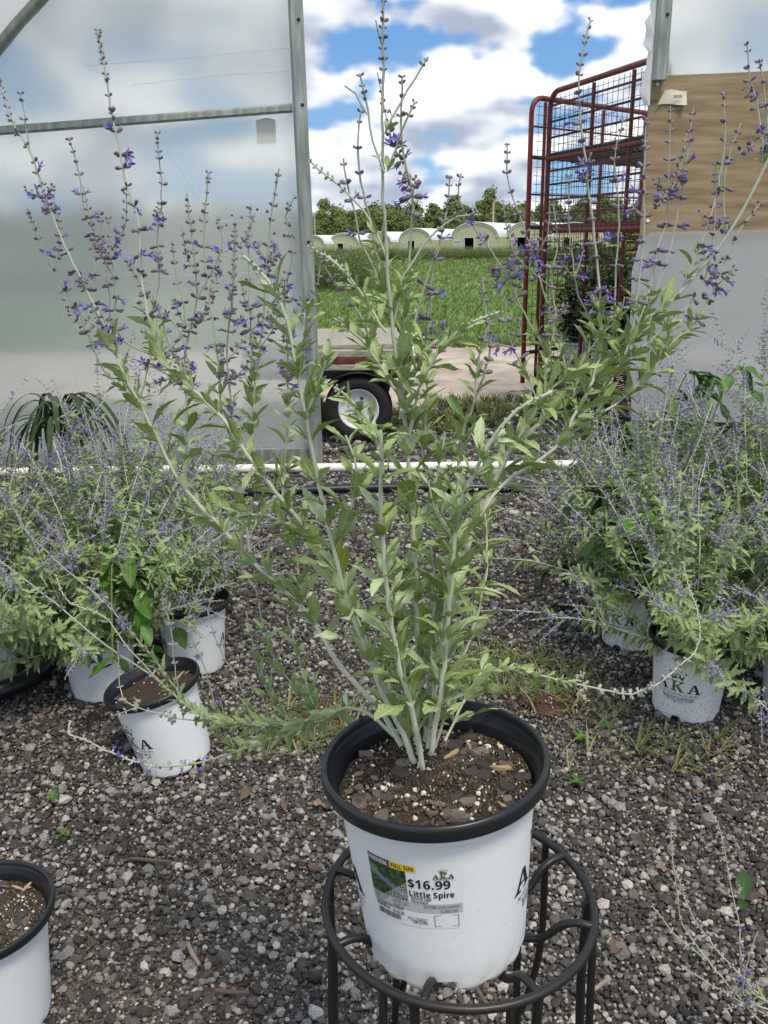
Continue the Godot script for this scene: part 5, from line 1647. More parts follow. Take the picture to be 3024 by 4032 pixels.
func label_patch(a: float, h: float, off: float) -> Shape:
	var s := Shape.new()
	var n := 24
	var last := []
	for k in n + 1:
		var x := lerpf(-0.0405, 0.0405, float(k) / n)
		var cut := 0.0
		var e := 0.0405 - absf(x)
		if e < 0.005:
			cut = 0.005 - sqrt(maxf(0.0, 0.000025 - pow(0.005 - e, 2)))
		var row := []
		for j in 3:
			row.append(s.vert(pot_point(a + x / pot_r(h), h + lerpf(-0.0335 + cut, 0.0335 - cut, j / 2.0), off)))
		if last:
			s.quad(last[0], row[0], row[1], last[1])
			s.quad(last[1], row[1], row[2], last[2])
		last = row
	return s

func chip_shape(r: RandomNumberGenerator, l: float, w: float, t: float) -> Shape:
	# a flake of bark: an uneven five-sided plate
	var s := Shape.new()
	var top := []
	var low := []
	var n := 7
	for k in n:
		var a := TAU * k / n
		var p := Vector3(cos(a) * l * 0.5 * r.randf_range(0.7, 1.1), 0, sin(a) * w * 0.5 * r.randf_range(0.7, 1.1))
		top.append(p + Vector3(0, t * r.randf_range(0.6, 1.4), 0))
		low.append(p * 1.05)
	var up := top.duplicate()
	up.reverse()
	s.face(up)
	for k in n:
		var m := (k + 1) % n
		s.face([low[m], low[k], top[k], top[m]])
	return s

func soil_bits(o: Node3D, salt: int, chips: int, pebbles: int, fine: bool) -> void:
	var soil: Node3D = o.get_node("soil")
	var r := RandomNumberGenerator.new()
	r.seed = 600 + salt
	var flakes := []
	for k in 6:
		flakes.append(chip_shape(r, 1.0, r.randf_range(0.4, 0.8), r.randf_range(0.08, 0.16)).mesh())
	var slivers := []
	for k in 3:
		slivers.append(chip_shape(r, 1.0, r.randf_range(0.13, 0.2), 0.1).mesh())
	var tones := []
	for c in [[0.07, 0.052, 0.047], [0.12, 0.09, 0.078], [0.045, 0.039, 0.036], [0.17, 0.135, 0.12]]:
		tones.append(mat(lin(c[0], c[1], c[2]), 0.9))
	var straw := mat(lin(0.38, 0.27, 0.15), 0.85)
	var pale := [mat(lin(0.72, 0.68, 0.60), 0.8), mat(lin(0.62, 0.50, 0.34), 0.8), mat(lin(0.80, 0.79, 0.76), 0.8)]
	var green := mat(lin(0.01, 0.16, 0.09), 0.4)
	var stones := crumb_meshes(4, 0.75, 70)
	for k in chips:
		var a := r.randf() * TAU
		var d := 0.08 * sqrt(r.randf())
		if d < 0.02:
			continue
		var sliver := k % 17 == 3
		var m := put("wood_sliver" if sliver else "bark_chip", slivers[r.randi() % 3] if sliver else flakes[r.randi() % 6], straw if sliver and r.randf() < 0.6 else tones[r.randi() % 4], soil)
		var sz := r.randf_range(0.018, 0.032) if sliver else r.randf_range(0.007, 0.021)
		m.transform = Transform3D(Basis.from_euler(Vector3(r.randf_range(-0.25, 0.25), r.randf() * TAU, r.randf_range(-0.25, 0.25))).scaled(Vector3.ONE * sz), Vector3(sin(a) * d, 0.1635, cos(a) * d))
	for k in pebbles:
		var a := r.randf() * TAU
		var d := 0.081 * sqrt(r.randf())
		var m := put("pebble", stones[r.randi() % 4], green if k % 13 == 5 else pale[r.randi() % 3], soil)
		var sz := 0.0013 if k % 13 == 5 else r.randf_range(0.0010, 0.0034)
		m.transform = Transform3D(Basis.from_euler(Vector3(r.randf(), r.randf() * TAU, r.randf())).scaled(Vector3.ONE * sz), Vector3(sin(a) * d, 0.164, cos(a) * d))
	if fine:
		var pl := []
		var tn := PackedColorArray()
		for k in 2600:
			var a := r.randf() * TAU
			var d := 0.083 * sqrt(r.randf())
			pl.append(Transform3D(Basis.from_euler(Vector3(r.randf() * 3.0, r.randf() * TAU, 0)).scaled(Vector3(1.4, 0.7, 0.8) * r.randf_range(0.0006, 0.0021)), Vector3(sin(a) * d, 0.1632 + 0.002 * (1.0 - d / 0.083), cos(a) * d)))
			var v := r.randf()
			tn.append(Color(0.062, 0.046, 0.035) * r.randf_range(0.5, 2.2) if v < 0.86 else (Color(0.5, 0.45, 0.36) if v < 0.95 else Color(0.10, 0.11, 0.03)))
		scatter("crumbs", stones[0], M.bit, pl, tn, soil)

# ---------------------------------------------------------------- the sage in front

func add_leaf(s: Shape, mesh: ArrayMesh, t: Transform3D) -> void:
	var arr := mesh.surface_get_arrays(0)
	var vs: PackedVector3Array = arr[Mesh.ARRAY_VERTEX]
	var us: PackedVector2Array = arr[Mesh.ARRAY_TEX_UV]
	var ids: PackedInt32Array = arr[Mesh.ARRAY_INDEX]
	var first := s.v.size()
	for k in vs.size():
		s.vert(t * vs[k], Color.WHITE, us[k])
	for k in range(0, ids.size(), 3):
		s.tri(first + ids[k], first + ids[k + 2], first + ids[k + 1])

func traced_plant(o: Node3D, stems: Array, salt: int, leaf_limit: int) -> void:
	# each entry: base and tip radius (mm), where leaves begin and end along it, leaf length (mm), where flowers begin, their kind, the path
	var r := RandomNumberGenerator.new()
	r.seed = salt
	var origin := o.position
	var small := Shape.new()
	var pale_small := Shape.new()
	var parts := 0
	for q in stems:
		var raw := []
		for p in q[7]:
			raw.append(p - origin)
		var path := smooth_path(raw, 0.012)
		# a slight natural unevenness
		for k in range(1, path.size() - 1):
			path[k] += Vector3(r.randfn(), r.randfn(), r.randfn()) * 0.0004
		var along := PackedFloat32Array([0.0])
		for k in range(1, path.size()):
			along.append(along[k - 1] + path[k].distance_to(path[k - 1]))
		var total := along[along.size() - 1]
		var radii := PackedFloat32Array()
		for k in path.size():
			radii.append(lerpf(q[0] * 0.60, q[1] * 0.82, pow(along[k] / total, 0.8)) * 0.001)
		var st: String = q[6]
		var low := Color(0.56, 0.57, 0.45)
		var high := Color(0.32, 0.34, 0.27)
		if st == "b":
			high = Color(0.50, 0.55, 0.42)
		elif st == "s":
			low = Color(0.42, 0.46, 0.30)
			high = Color(0.46, 0.47, 0.36)
		elif q[0] < 2.5:
			low = Color(0.46, 0.50, 0.39)
		var sh := Shape.new()
		sh.tube(path, radii, 8 if q[0] > 2.5 else 6, low, high)
		var spike := Shape.new()
		# nodes
		var s := total * maxf(q[2], 0.02)
		var turn := r.randf() * PI
		var k := 0
		while s < total:
			while k < path.size() - 2 and along[k + 1] < s:
				k += 1
			var f := (s - along[k]) / maxf(along[k + 1] - along[k], 1e-6)
			var at: Vector3 = path[k].lerp(path[k + 1], f)
			var axis: Vector3 = (path[k + 1] - path[k]).normalized()
			var t := s / total
			var gap := 0.030
			var x := axis.cross(Vector3(0.31, 0.2, 0.93)).normalized()
			var y := axis.cross(x)
			if t <= q[3]:
				var size: float = q[4] * 0.001 * lerpf(1.18, 0.72, clampf((t - q[2]) / maxf(q[3] - q[2], 0.01), 0.0, 1.0))
				gap = clampf(size * (0.47 if q[0] > 4.0 and q[7].size() < 15 else 0.52), 0.010, 0.024)
				for side in 2:
					if r.randf() < 0.07:
						continue
					var a := turn + side * PI + r.randf_range(-0.3, 0.3)
					var out := x * cos(a) + y * sin(a)
					var rise := r.randf_range(0.55, 1.6)
					var dir := out + axis * rise + Vector3.DOWN * r.randf_range(0.0, 0.35)
					var l := size * 0.94 * r.randf_range(0.75, 1.2)
					var b := leaf_basis(dir, axis * 0.9 + Vector3.UP * 0.5 + Vector3(r.randfn(), r.randfn(), r.randfn()) * 0.22, l)
					b = Basis(b.x * r.randf_range(0.85, 1.15), b.y, b.z)
					var place := Transform3D(b, at + out * radii[k] * 0.8)
					var shape: ArrayMesh = leaf_big[r.randi() % 6]
					if l > 0.019 and parts < leaf_limit:
						var yellow: bool = q[0] > 4.0 and t < 0.26 and r.randf() < 0.10
						var m := put("leaf", shape, M.leaf_yellow if yellow else M.leaf[[0, 0, 1, 2, 0, 1][r.randi() % 6]], o)
						m.transform = place
						parts += 1
					else:
						add_leaf(small, shape, place)
					# small leaves in the axil
					for j in r.randi_range(2, 5):
						var b2 := a + r.randf_range(-1.0, 1.0)
						var o2 := x * cos(b2) + y * sin(b2)
						add_leaf(pale_small if r.randf() < 0.5 else small, leaf_big[r.randi() % 6], Transform3D(leaf_basis(o2 + axis * r.randf_range(0.6, 1.6), axis, l * r.randf_range(0.30, 0.62)), at + o2 * radii[k]))
			if t >= q[5]:
				var ripe := clampf((1.0 - t) / maxf(1.0 - q[5], 0.01) * 1.5 - 0.12, 0.0, 1.0)
				if st == "k" or st == "b":
					ripe = minf(ripe, 0.25)
				elif st == "d":
					ripe = minf(ripe, 0.55)
				elif st == "g":
					ripe = minf(ripe, 0.4)
				elif st == "s":
					ripe = minf(ripe, 0.6) * r.randf_range(0.7, 1.2)
				whorl(spike, at, axis, st, clampf(ripe, 0.0, 1.0), r, r.randf_range(0.8, 1.1) * (0.72 if st == "k" or st == "b" else (0.92 if st == "s" else 1.02)))
				gap = (lerpf(0.0062, 0.0195, clampf(ripe * 1.6, 0.0, 1.0)) if st != "k" and st != "b" else 0.0058) * r.randf_range(0.6, 1.4)
				if st == "f" and ripe > 0.45 and r.randf() < 0.13:
					# a longer side twig with its own whorls
					var a := turn + r.randf() * TAU
					var out := x * cos(a) + y * sin(a)
					var len := r.randf_range(0.045, 0.10)
					var mid := at + (out * 0.7 + axis * 0.7).normalized() * len * 0.5
					var tip := mid + (out * 0.25 + axis * 0.7 + Vector3.UP * 0.5).normalized() * len * 0.5
					spike.tube(smooth_path([at, mid, tip], 0.012), 0.0005, 4, low.lerp(high, 0.7))
					var steps := int(len / 0.009)
					for j in steps:
						var t2 := 0.2 + 0.8 * float(j) / steps
						var pt := at.lerp(mid, t2 * 2.0) if t2 < 0.5 else mid.lerp(tip, t2 * 2.0 - 1.0)
						whorl(spike, pt, (tip - at).normalized(), st, clampf(0.95 - t2, 0.0, 0.8), r, 0.85)
				if (st == "f" or st == "s") and ripe > 0.5 and r.randf() < 0.20:
					# a pair of short flowering twigs
					for side in 2:
						var a := turn + side * PI
						var out := x * cos(a) + y * sin(a)
						var len := r.randf_range(0.012, 0.03)
						var tip := at + (out * 0.8 + axis * 0.8).normalized() * len
						spike.tube([at, at.lerp(tip, 0.5) + out * 0.001, tip], [0.0006, 0.0005, 0.0004], 4, low.lerp(high, 0.7))
						for j in 3:
							whorl(spike, at.lerp(tip, 0.45 + j * 0.27), (tip - at).normalized(), st, [0.7, 0.45, 0.1][j], r, 0.8)
			turn += PI / 2 + r.randf_range(-0.2, 0.2)
			s += gap
		if spike.v.size() > 0:
			# the upper stem that carries the whorls belongs to the spike
			var core := []
			var thick := PackedFloat32Array()
			for j in path.size():
				if along[j] >= total * q[5]:
					core.append(path[j])
					thick.append(radii[j] * 1.06)
			spike.tube(core, thick, 6, low.lerp(high, q[5]), high)
		var so := put("stem", sh, M.plant, o)
		if spike.v.size() > 0:
			put("flower_spike", spike, M.flower, so)
	if small.v.size() > 0:
		put("small_leaves", small, M.leaf[0], o).set_meta("kind", "stuff")
	if pale_small.v.size() > 0:
		put("young_leaves", pale_small, M.leaf[1], o).set_meta("kind", "stuff")

func build_main_plant() -> void:
	var o := thing("russian_sage", "tall spreading sage with grey-green leaves rooted in the price-labelled pot", "plant", Vector3(0.045, 0.591, -0.655))
	traced_plant(o, main_stems, 31, 298)
	var p := make_pot("white pot of the sage whose flower twigs reach in at the yard's near corner", Vector3(0.72, 0.0, -0.86), 0.4, Vector3.ZERO, "", false, false)
	var c := thing("russian_sage", "sage with pale woolly trailing flower twigs over bare gravel", "plant", Vector3(0.72, 0.16, -0.86))
	traced_plant(c, corner_stems, 57, 60)

# ---------------------------------------------------------------- sages on the ground

var fine_leaf: ArrayMesh

func bush(called_label: String, salt: int, stems: int, tall: float, lean: Vector3, purple: float) -> Node3D:
	var o := thing("russian_sage", called_label, "plant")
	var r := RandomNumberGenerator.new()
	r.seed = salt
	var leaves := Shape.new()
	for k in stems:
		var a := TAU * k / stems + r.randf_range(-0.4, 0.4)
		var tilt := deg_to_rad(lerpf(6.0, 74.0, pow(r.randf(), 0.8)))
		var out := Vector3(cos(a), 0, sin(a))
		var len := tall * r.randf_range(0.62, 1.05)
		var dir := (out * sin(tilt) + Vector3.UP * cos(tilt) + lean * r.randf_range(0.4, 1.0)).normalized()
		var p := Vector3(out.x * r.randf() * 0.035, 0, out.z * r.randf() * 0.035)
		var pts := []
		var n := 9
		for j in n + 1:
			pts.append(p)
			dir = (dir + Vector3.UP * 0.05 * (1.0 if j < 5 else -0.3) + Vector3(r.randfn(), r.randfn() * 0.6, r.randfn()) * 0.055 + Vector3.DOWN * 0.05 * tilt).normalized()
			p += dir * len / n
			if p.y < -0.12:
				p.y = -0.12
		var path := smooth_path(pts, 0.03)
		var count := path.size()
		var radii := PackedFloat32Array()
		for j in count:
			radii.append(lerpf(0.0024, 0.0008, float(j) / count))
		var sh := Shape.new()
		sh.tube(path, radii, 5, Color(0.40, 0.45, 0.30), Color(0.52, 0.55, 0.44))
		var spike := Shape.new()
		var begin := r.randf_range(0.46, 0.72)
		for j in range(1, count - 1):
			var t := float(j) / count
			var axis: Vector3 = (path[j + 1] - path[j]).normalized()
			var x := axis.cross(Vector3(0.31, 0.2, 0.93)).normalized()
			var y := axis.cross(x)
			if t < begin + 0.12:
				for e in 5:
					var b := r.randf() * TAU
					var od := x * cos(b) + y * sin(b)
					var at: Vector3 = path[j].lerp(path[j + 1], r.randf())
					var size := r.randf_range(0.024, 0.050) * lerpf(1.15, 0.65, t)
					add_leaf(leaves, fine_leaf, Transform3D(leaf_basis(od + axis * r.randf_range(0.1, 0.9) + Vector3.DOWN * 0.25, axis + Vector3.UP * 0.4 + Vector3(r.randfn(), r.randfn(), r.randfn()) * 0.3, size), at))
			if t > begin:
				var far := (t - begin) / (1.0 - begin)
				for e in 2:
					var at: Vector3 = path[j].lerp(path[j + 1], e * 0.5)
					whorl(spike, at, axis, "f" if r.randf() < purple else "s", clampf(1.1 - far, 0.0, 1.0), r, 0.95, true)
				if far < 0.6 and r.randf() < 0.55:
					var b := r.randf() * TAU
					var tw := (x * cos(b) + y * sin(b) + axis * 0.9).normalized() * r.randf_range(0.04, 0.10)
					var at: Vector3 = path[j]
					spike.tube([at, at + tw * 0.5, at + tw], [0.0009, 0.0007, 0.0005], 4, Color(0.38, 0.42, 0.30))
					for e in 6:
						whorl(spike, at + tw * (0.25 + e * 0.15), tw.normalized(), "f" if r.randf() < purple else "s", 0.9 - e * 0.15, r, 0.9, true)
		var so := put("stem", sh, M.plant, o)
		if spike.v.size() > 0:
			put("flower_spike", spike, M.flower, so)
	put("foliage", leaves, M.leaf_bush, o).set_meta("kind", "stuff")
	return o

func build_ground_pots() -> void:
	fine_leaf = leaf_shape(0.30, 0.2, 0.3, 0.42, 0.2, 250)
	var grp := "white sage pots set out on the gravel"
	# label, place, turn, tilt, dirty, logo
	var pots := [
		["tipped white pot with bare soil and half its printed logo showing", Vector3(-0.447, 0.006, -1.615), -0.72, Vector3(0.02, 0, deg_to_rad(11.5)), false, true],
		["upright white pot standing behind the tipped pot", Vector3(-0.495, 0, -2.05), 1.8, Vector3.ZERO, false, true],
		["white pot with teal care label half hidden under sage leaves", Vector3(-0.70, 0, -1.93), 0.5, Vector3.ZERO, false, false],
		["white pot mostly hidden by the broad-leaved green weed", Vector3(-0.72, 0, -2.30), 0.0, Vector3.ZERO, false, false],
		["white pot with whole black and green logo facing the doorway side", Vector3(0.695, 0, -1.80), -0.62, Vector3(0, 0, deg_to_rad(-1.5)), true, true],
		["muddy white pot with its logo half covered by leaves", Vector3(0.665, 0, -2.16), -0.75, Vector3(0, 0, deg_to_rad(1.0)), true, true],
		["white pot with blue printed label beside the logo pot", Vector3(0.955, 0, -1.80), 0.2, Vector3.ZERO, false, false],
		["bare-soil white pot with black rim close to a gravel patch", Vector3(-0.562, 0.0, -0.975), 2.45, Vector3(0, 0, 0), false, true],
	]
	for q in pots:
		var o := make_pot(q[0], q[1], q[2], q[3], grp, q[4], q[5])
		if q[0].begins_with("bare-soil"):
			soil_bits(o, 9, 60, 40, true)
		elif q[0].begins_with("tipped"):
			soil_bits(o, 5, 16, 14, false)
		elif q[0].find("teal") >= 0:
			put("care_label", wrap_patch(-0.03, 0.03, -0.02, 0.035, -0.45, 0.10, 0.0005), M.label_white, o)
			put("care_label_band", wrap_patch(-0.03, 0.03, 0.012, 0.035, -0.45, 0.10, 0.0008), M.teal, o)
		elif q[0].find("blue printed") >= 0:
			put("label_band", wrap_patch(-0.035, -0.012, -0.04, 0.04, -0.85, 0.10, 0.0005), M.blue, o)
			put("lettering", wrap_text("STA", sans_bold, 0.006, 0.004, 0.0, -0.85, 0.10, 0.0006), M.ink_grey, o)
	# the sages themselves
	var kinds := [bush("", 501, 40, 0.56, Vector3(0, 0, 0), 0.75), bush("", 502, 42, 0.62, Vector3(0.05, 0, 0.05), 0.6), bush("", 503, 42, 0.50, Vector3(-0.08, -0.05, 0.12), 0.7)]
	kinds.append(bush("", 504, 15, 0.80, Vector3(0, 0.9, 0), 0.85))
	var used := [false, false, false, false]
	# place (top of the soil), kind, turn, size, label
	var spots := [
		[Vector3(-0.71, 0.14, -1.88), 2, 5.3, 1.05, "bushy sage growing out of the teal-labelled pot"],
		[Vector3(-0.72, 0.155, -2.30), 1, 1.4, 0.95, "bushy sage behind the broad-leaved green weed"],
		[Vector3(-1.02, 0.155, -2.00), 2, 2.4, 1.0, "bushy sage at the outer edge of the crowd with the bent black hose"],
		[Vector3(-1.42, 0.155, -2.45), 0, 3.1, 1.22, "tall sage with upright spikes between the film wall and the bent black hose"],
		[Vector3(-1.86, 0.155, -3.05), 1, 0.2, 1.15, "tall sage with upright violet spikes beside the dark strap-leaved plant"],
		[Vector3(-0.62, 0.155, -2.65), 2, 4.0, 0.72, "low sage behind the upright pot"],
		[Vector3(-1.10, 0.155, -1.62), 0, 5.2, 0.85, "sage with drooping spikes beside the teal-labelled pot's hose"],
		[Vector3(-0.53, 0.15, -2.10), 2, 2.9, 0.66, "small sage growing out of the upright pot"],
		[Vector3(-0.92, 0.155, -2.95), 2, 1.0, 0.62, "sage standing next to the dark strap-leaved plant"],
		[Vector3(0.70, 0.155, -1.80), 2, 0.9, 0.98, "bushy sage growing out of the logo pot"],
		[Vector3(0.665, 0.155, -2.16), 1, 2.2, 0.95, "bushy sage growing out of the muddy pot"],
		[Vector3(0.98, 0.155, -1.80), 0, 4.4, 0.9, "bushy sage growing out of the pot with blue printed label"],
		[Vector3(1.02, 0.155, -2.25), 0, 1.9, 1.12, "violet-spiked sage in front of the loose plastic sheet"],
		[Vector3(0.86, 0.155, -2.62), 1, 5.0, 0.98, "sage nearest the end of the white pipe"],
		[Vector3(1.28, 0.155, -2.65), 2, 3.3, 1.15, "tall-spiked sage under the plywood panel"],
		[Vector3(1.30, 0.155, -2.0), 1, 0.6, 1.0, "sage at the outer edge of the crowd below the plywood panel"],
		[Vector3(-1.10, 0.155, -2.12), 3, 0.3, 1.0, "thin tall sage with upright spikes in front of the film wall's foot"],
		[Vector3(-0.82, 0.155, -2.52), 3, 2.1, 0.86, "thin sage with violet spikes beside the strap-leaved plant"],
		[Vector3(1.20, 0.155, -2.42), 3, 4.2, 0.98, "thin sage with the tallest spike before the loose plastic sheet"],
	]
	for k in spots.size():
		var q: Array = spots[k]
		var o: Node3D = kinds[q[1]] if not used[q[1]] else copy(kinds[q[1]])
		used[q[1]] = true
		o.set_meta("label", q[4])
		o.set_meta("group", "potted sages crowded on the gravel")
		o.position = q[0]
		o.rotation.y = q[2]
		o.scale = Vector3.ONE * q[3]
		if k in [2, 3, 4, 5, 6, 8, 12, 13, 14, 15, 16, 17, 18]:
			make_pot("white pot under the " + q[4].replace("bushy ", "").replace("tall ", "").replace("sage with upright violet spikes", "sage").replace("sage with upright spikes", "sage").replace("sage with drooping spikes", "sage").replace("at the outer edge of the crowd ", "at the crowd's edge "), q[0] - Vector3(0, 0.155, 0), q[2], Vector3.ZERO, grp, k % 2 == 0, false)

# ---------------------------------------------------------------- weeds

func broad_weed(label: String, at: Vector3, salt: int, count: int, tall: float, spread: float, droop: float, size: float, tone: int) -> void:
	var o := thing("broadleaf_weed", label, "weed", at)
	var r := RandomNumberGenerator.new()
	r.seed = salt
	for k in 4:
		var a := TAU * k / 4.0 + r.randf()
		var out := Vector3(cos(a), 0, sin(a))
		var top := out * spread * r.randf_range(0.3, 0.7) + Vector3.UP * tall * r.randf_range(0.8, 1.0)
		var end := top + out * spread * 0.5 + Vector3.DOWN * tall * droop
		var path := smooth_path([Vector3.ZERO, top * Vector3(0.4, 0.7, 0.4), top, end], 0.03)
		var s := Shape.new()
		s.tube(path, 0.0022, 5, Color(0.16, 0.25, 0.07))
		put("stem", s, M.plant, o)
		for j in count / 4:
			var t := r.randf_range(0.3, 1.0)
			var p: Vector3 = path[mini(int(t * path.size()), path.size() - 1)]
			var b := r.randf() * TAU
			var dir := Vector3(cos(b), r.randf_range(-1.6, -0.1), sin(b))
			var m := put("leaf", leaf_broad[r.randi() % 3], M.broad[tone if r.randf() < 0.8 else 1 - tone], o)
			m.transform = Transform3D(leaf_basis(dir, Vector3.UP + Vector3(r.randfn(), 0, r.randfn()) * 0.3, size * r.randf_range(0.7, 1.25)), p)

func build_weeds() -> void:
	broad_weed("bright green broad-leaved weed drooping between the tipped pot and the sage beside it", Vector3(-0.585, 0.16, -1.83), 701, 48, 0.24, 0.09, 0.9, 0.07, 0)
	broad_weed("broad-leaved weed with dark hanging leaves beside the muddy pot", Vector3(0.555, 0.15, -2.12), 702, 40, 0.30, 0.12, 0.75, 0.085, 1)
	broad_weed("tall broad-leaved green weed rising in front of the loose plastic sheet", Vector3(1.02, 0.15, -2.75), 703, 44, 0.52, 0.16, 0.35, 0.09, 0)
	broad_weed("broad-leaved green weed between the white pipe's end and the sages", Vector3(0.86, 0.1, -2.95), 704, 36, 0.36, 0.12, 0.3, 0.08, 0)
	# the dark strap-leaved plant
	var o := thing("strap_leaved_plant", "dark green plant with long arching strap leaves by the film wall", "plant", Vector3(-1.36, 0.02, -3.62))
	var r := RandomNumberGenerator.new()
	r.seed = 77
	var s := Shape.new()
	s.tube([Vector3(0, 0, 0), Vector3(0.02, 0.2, 0), Vector3(0.0, 0.38, 0.02)], [0.012, 0.01, 0.006], 6, Color(0.06, 0.10, 0.03))
	put("stem", s, M.plant, o)
	for k in 46:
		var a := r.randf() * TAU
		var out := Vector3(cos(a) * 1.25, 0, sin(a) * 0.7)
		var l := r.randf_range(0.20, 0.34)
		var h := r.randf_range(0.28, 0.42)
		var p := smooth_path([Vector3(0, h * 0.8, 0), Vector3(0, h + 0.02, 0) + out * l * 0.25, Vector3(0, h, 0) + out * l * 0.5, Vector3(0, h - l * 0.35, 0) + out * l * 0.7, Vector3(0, h - l * 0.8, 0) + out * l * 0.78], 0.03)
		var q := Shape.new()
		var last := []
		for j in p.size():
			var t := float(j) / (p.size() - 1)
			var w := 0.011 * sin(PI * clampf(0.12 + t * 0.88, 0.0, 1.0)) + 0.001
			var side := Vector3.UP.cross(out).normalized() * w
			var c := Color(0.028, 0.06, 0.022).lerp(Color(0.06, 0.10, 0.04), r.randf())
			var row := [q.vert(p[j] - side + Vector3.UP * 0.002, c), q.vert(p[j], c), q.vert(p[j] + side + Vector3.UP * 0.002, c)]
			if last:
				q.quad(last[0], row[0], row[1], last[1])
				q.quad(last[1], row[1], row[2], last[2])
			last = row
		put("leaf", q, M.leafage, o)
	# grass and seedlings in the gravel
	var root := Node3D.new()
	root.name = "gravel_weeds"
	add_child(root)
	tag(root, "thin patches of low grass growing through the gravel", "grass", "", "stuff")
	var pl := []
	var tn := PackedColorArray()
	for q in [[0.33, -1.95, 0.13, 70], [0.47, -1.80, 0.10, 26], [-0.22, -1.72, 0.13, 46], [0.30, -2.06, 0.08, 18], [-0.05, -1.75, 0.10, 26], [0.62, -1.62, 0.1, 20], [0.42, -1.6, 0.12, 16], [1.3, -4.0, 0.4, 90], [1.6, -3.6, 0.5, 80]]:
		for k in q[3]:
			var a := r.randf() * TAU
			var d: float = q[2] * sqrt(r.randf())
			var sc := r.randf_range(0.25, 0.7)
			pl.append(Transform3D(Basis(Vector3.UP, r.randf() * TAU).scaled(Vector3(sc, sc * 0.6, sc)), Vector3(q[0] + cos(a) * d * 1.3, 0.0, q[1] + sin(a) * d)))
			tn.append(Color(0.10, 0.15, 0.04).lerp(Color(0.30, 0.27, 0.12), pow(r.randf(), 1.6)))
	scatter("tufts", blade_tuft(6, 0.10, 1.3, 340), M.grass, pl, tn, root)
	for q in [[-0.66, -1.47, 5], [-0.60, -1.36, 4], [0.42, -1.66, 6], [0.38, -1.50, 4], [0.49, -1.70, 6], [0.58, -1.17, 4], [-0.98, -1.42, 5]]:
		var w := thing("seedling", "tiny green seedling growing alone in the gravel", "weed", Vector3(q[0], 0.004, q[1]), r.randf() * TAU, "seedlings in the gravel")
		if q[1] == -1.17:
			w.set_meta("label", "reddish-green seedling with four pointed leaves under the woolly flower twigs")
		for k in q[2]:
			var a: float = TAU * k / q[2] + r.randf_range(-0.3, 0.3)
			var m := put("leaf", leaf_broad[r.randi() % 3], M.leaf_red if q[1] == -1.17 and k % 2 == 0 else M.broad[1 if q[1] == -1.17 else 0], w)
			m.transform = Transform3D(leaf_basis(Vector3(cos(a), r.randf_range(0.2, 0.7), sin(a)), Vector3.UP, r.randf_range(0.014, 0.024) * (2.6 if q[1] == -1.17 else 1.0)), Vector3(0, 0.008, 0))

# ---------------------------------------------------------------- litter on the gravel

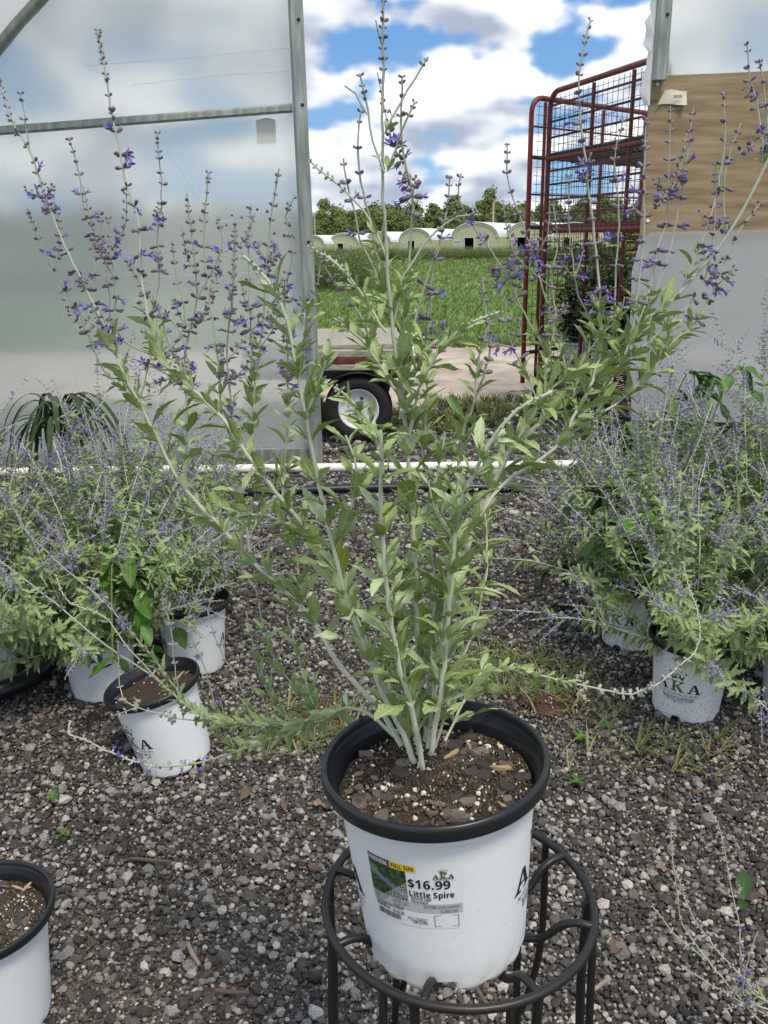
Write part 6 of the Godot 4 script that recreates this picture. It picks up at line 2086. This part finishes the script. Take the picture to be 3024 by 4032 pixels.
func build_litter() -> void:
	var r := RandomNumberGenerator.new()
	r.seed = 88
	var dry := [mat(lin(0.21, 0.155, 0.11), 0.9), mat(lin(0.13, 0.088, 0.062), 0.9), mat(lin(0.29, 0.23, 0.17), 0.9)]
	for q in [[-0.275, -1.49], [-0.20, -1.45], [0.44, -1.305], [0.46, -1.25], [-0.12, -1.43], [-0.20, -1.69], [0.62, -1.45], [-0.13, -1.27], [0.35, -1.08]]:
		var m := put("dry_leaf", leaf_shape(r.randf_range(0.5, 0.8), r.randf_range(-0.5, 0.6), r.randf_range(0.5, 1.1), 0.15, 0.6, r.randi() % 999), dry[r.randi() % 3])
		tag(m, "curled brown dry leaf lying on the gravel", "leaf", "dry leaves on the gravel")
		m.transform = Transform3D(Basis.from_euler(Vector3(r.randf_range(-0.3, 0.3), r.randf() * TAU, r.randf_range(-0.4, 0.4))).scaled(Vector3.ONE * r.randf_range(0.022, 0.040)), Vector3(q[0], 0.011, q[1]))
	for q in [[-0.42, -1.285, 0.075, 0.15], [-0.30, -1.07, 0.05, 1.0], [-0.23, -1.0, 0.05, 0.1], [0.13, -0.99, 0.06, 1.2], [-0.09, -1.09, 0.035, 0.3], [0.30, -1.0, 0.04, -0.6]]:
		var s := Shape.new()
		s.tube([Vector3(-q[2] / 2, 0, 0), Vector3(0, 0.002, 0.002), Vector3(q[2] / 2, 0.001, 0)], [0.0032, 0.0036, 0.0026], 6)
		var m := put("twig", s, dry[2 if r.randf() < 0.6 else 1])
		tag(m, "short broken brown twig lying on the gravel", "twig", "twigs on the gravel")
		m.position = Vector3(q[0], 0.0125, q[1])
		m.rotation.y = -q[3]
	# crumbly soil spilled where a pot was knocked
	for q in [[0.375, -1.83, 0.06, "heap of spilled brown potting soil on the gravel by the grass patch"], [-0.155, -1.80, 0.07, "spilled brown potting soil behind the wire stand"]]:
		var s := Shape.new()
		var f := FastNoiseLite.new()
		f.frequency = 22.0
		var last := []
		for k in 12:
			var row := []
			for j in 28:
				var a := TAU * j / 28.0
				var rad: float = q[2] * k / 11.0 * (1.0 + 0.25 * sin(a * 3.0 + q[0] * 9.0))
				var p := Vector3(cos(a) * rad, 0, sin(a) * rad)
				p.y = 0.020 * (1.0 - pow(k / 11.0, 1.5)) + 0.006 * f.get_noise_2d(p.x + q[0], p.z)
				row.append(s.vert(p))
			if last:
				for j in 28:
					var m := (j + 1) % 28
					s.quad(last[j], last[m], row[m], row[j])
			last = row
		var o := put("spilled_soil", s, M.spill)
		tag(o, q[3], "soil")
		o.position = Vector3(q[0], 0.003, q[1])
		var pl := []
		var tn := PackedColorArray()
		for k in 420:
			var a := r.randf() * TAU
			var d: float = q[2] * 1.5 * pow(r.randf(), 0.7)
			pl.append(Transform3D(Basis.from_euler(Vector3(r.randf() * 3.0, r.randf() * TAU, 0)).scaled(Vector3.ONE * r.randf_range(0.0015, 0.0045)), Vector3(cos(a) * d, maxf(0.004, 0.022 * (1.0 - pow(d / q[2], 1.5))), sin(a) * d)))
			tn.append(Color(0.10, 0.06, 0.045) * r.randf_range(0.5, 1.6) if r.randf() < 0.9 else Color(0.5, 0.45, 0.4))
		scatter("crumbs", crumb_meshes(1, 0.8, 71)[0], M.bit, pl, tn, o)
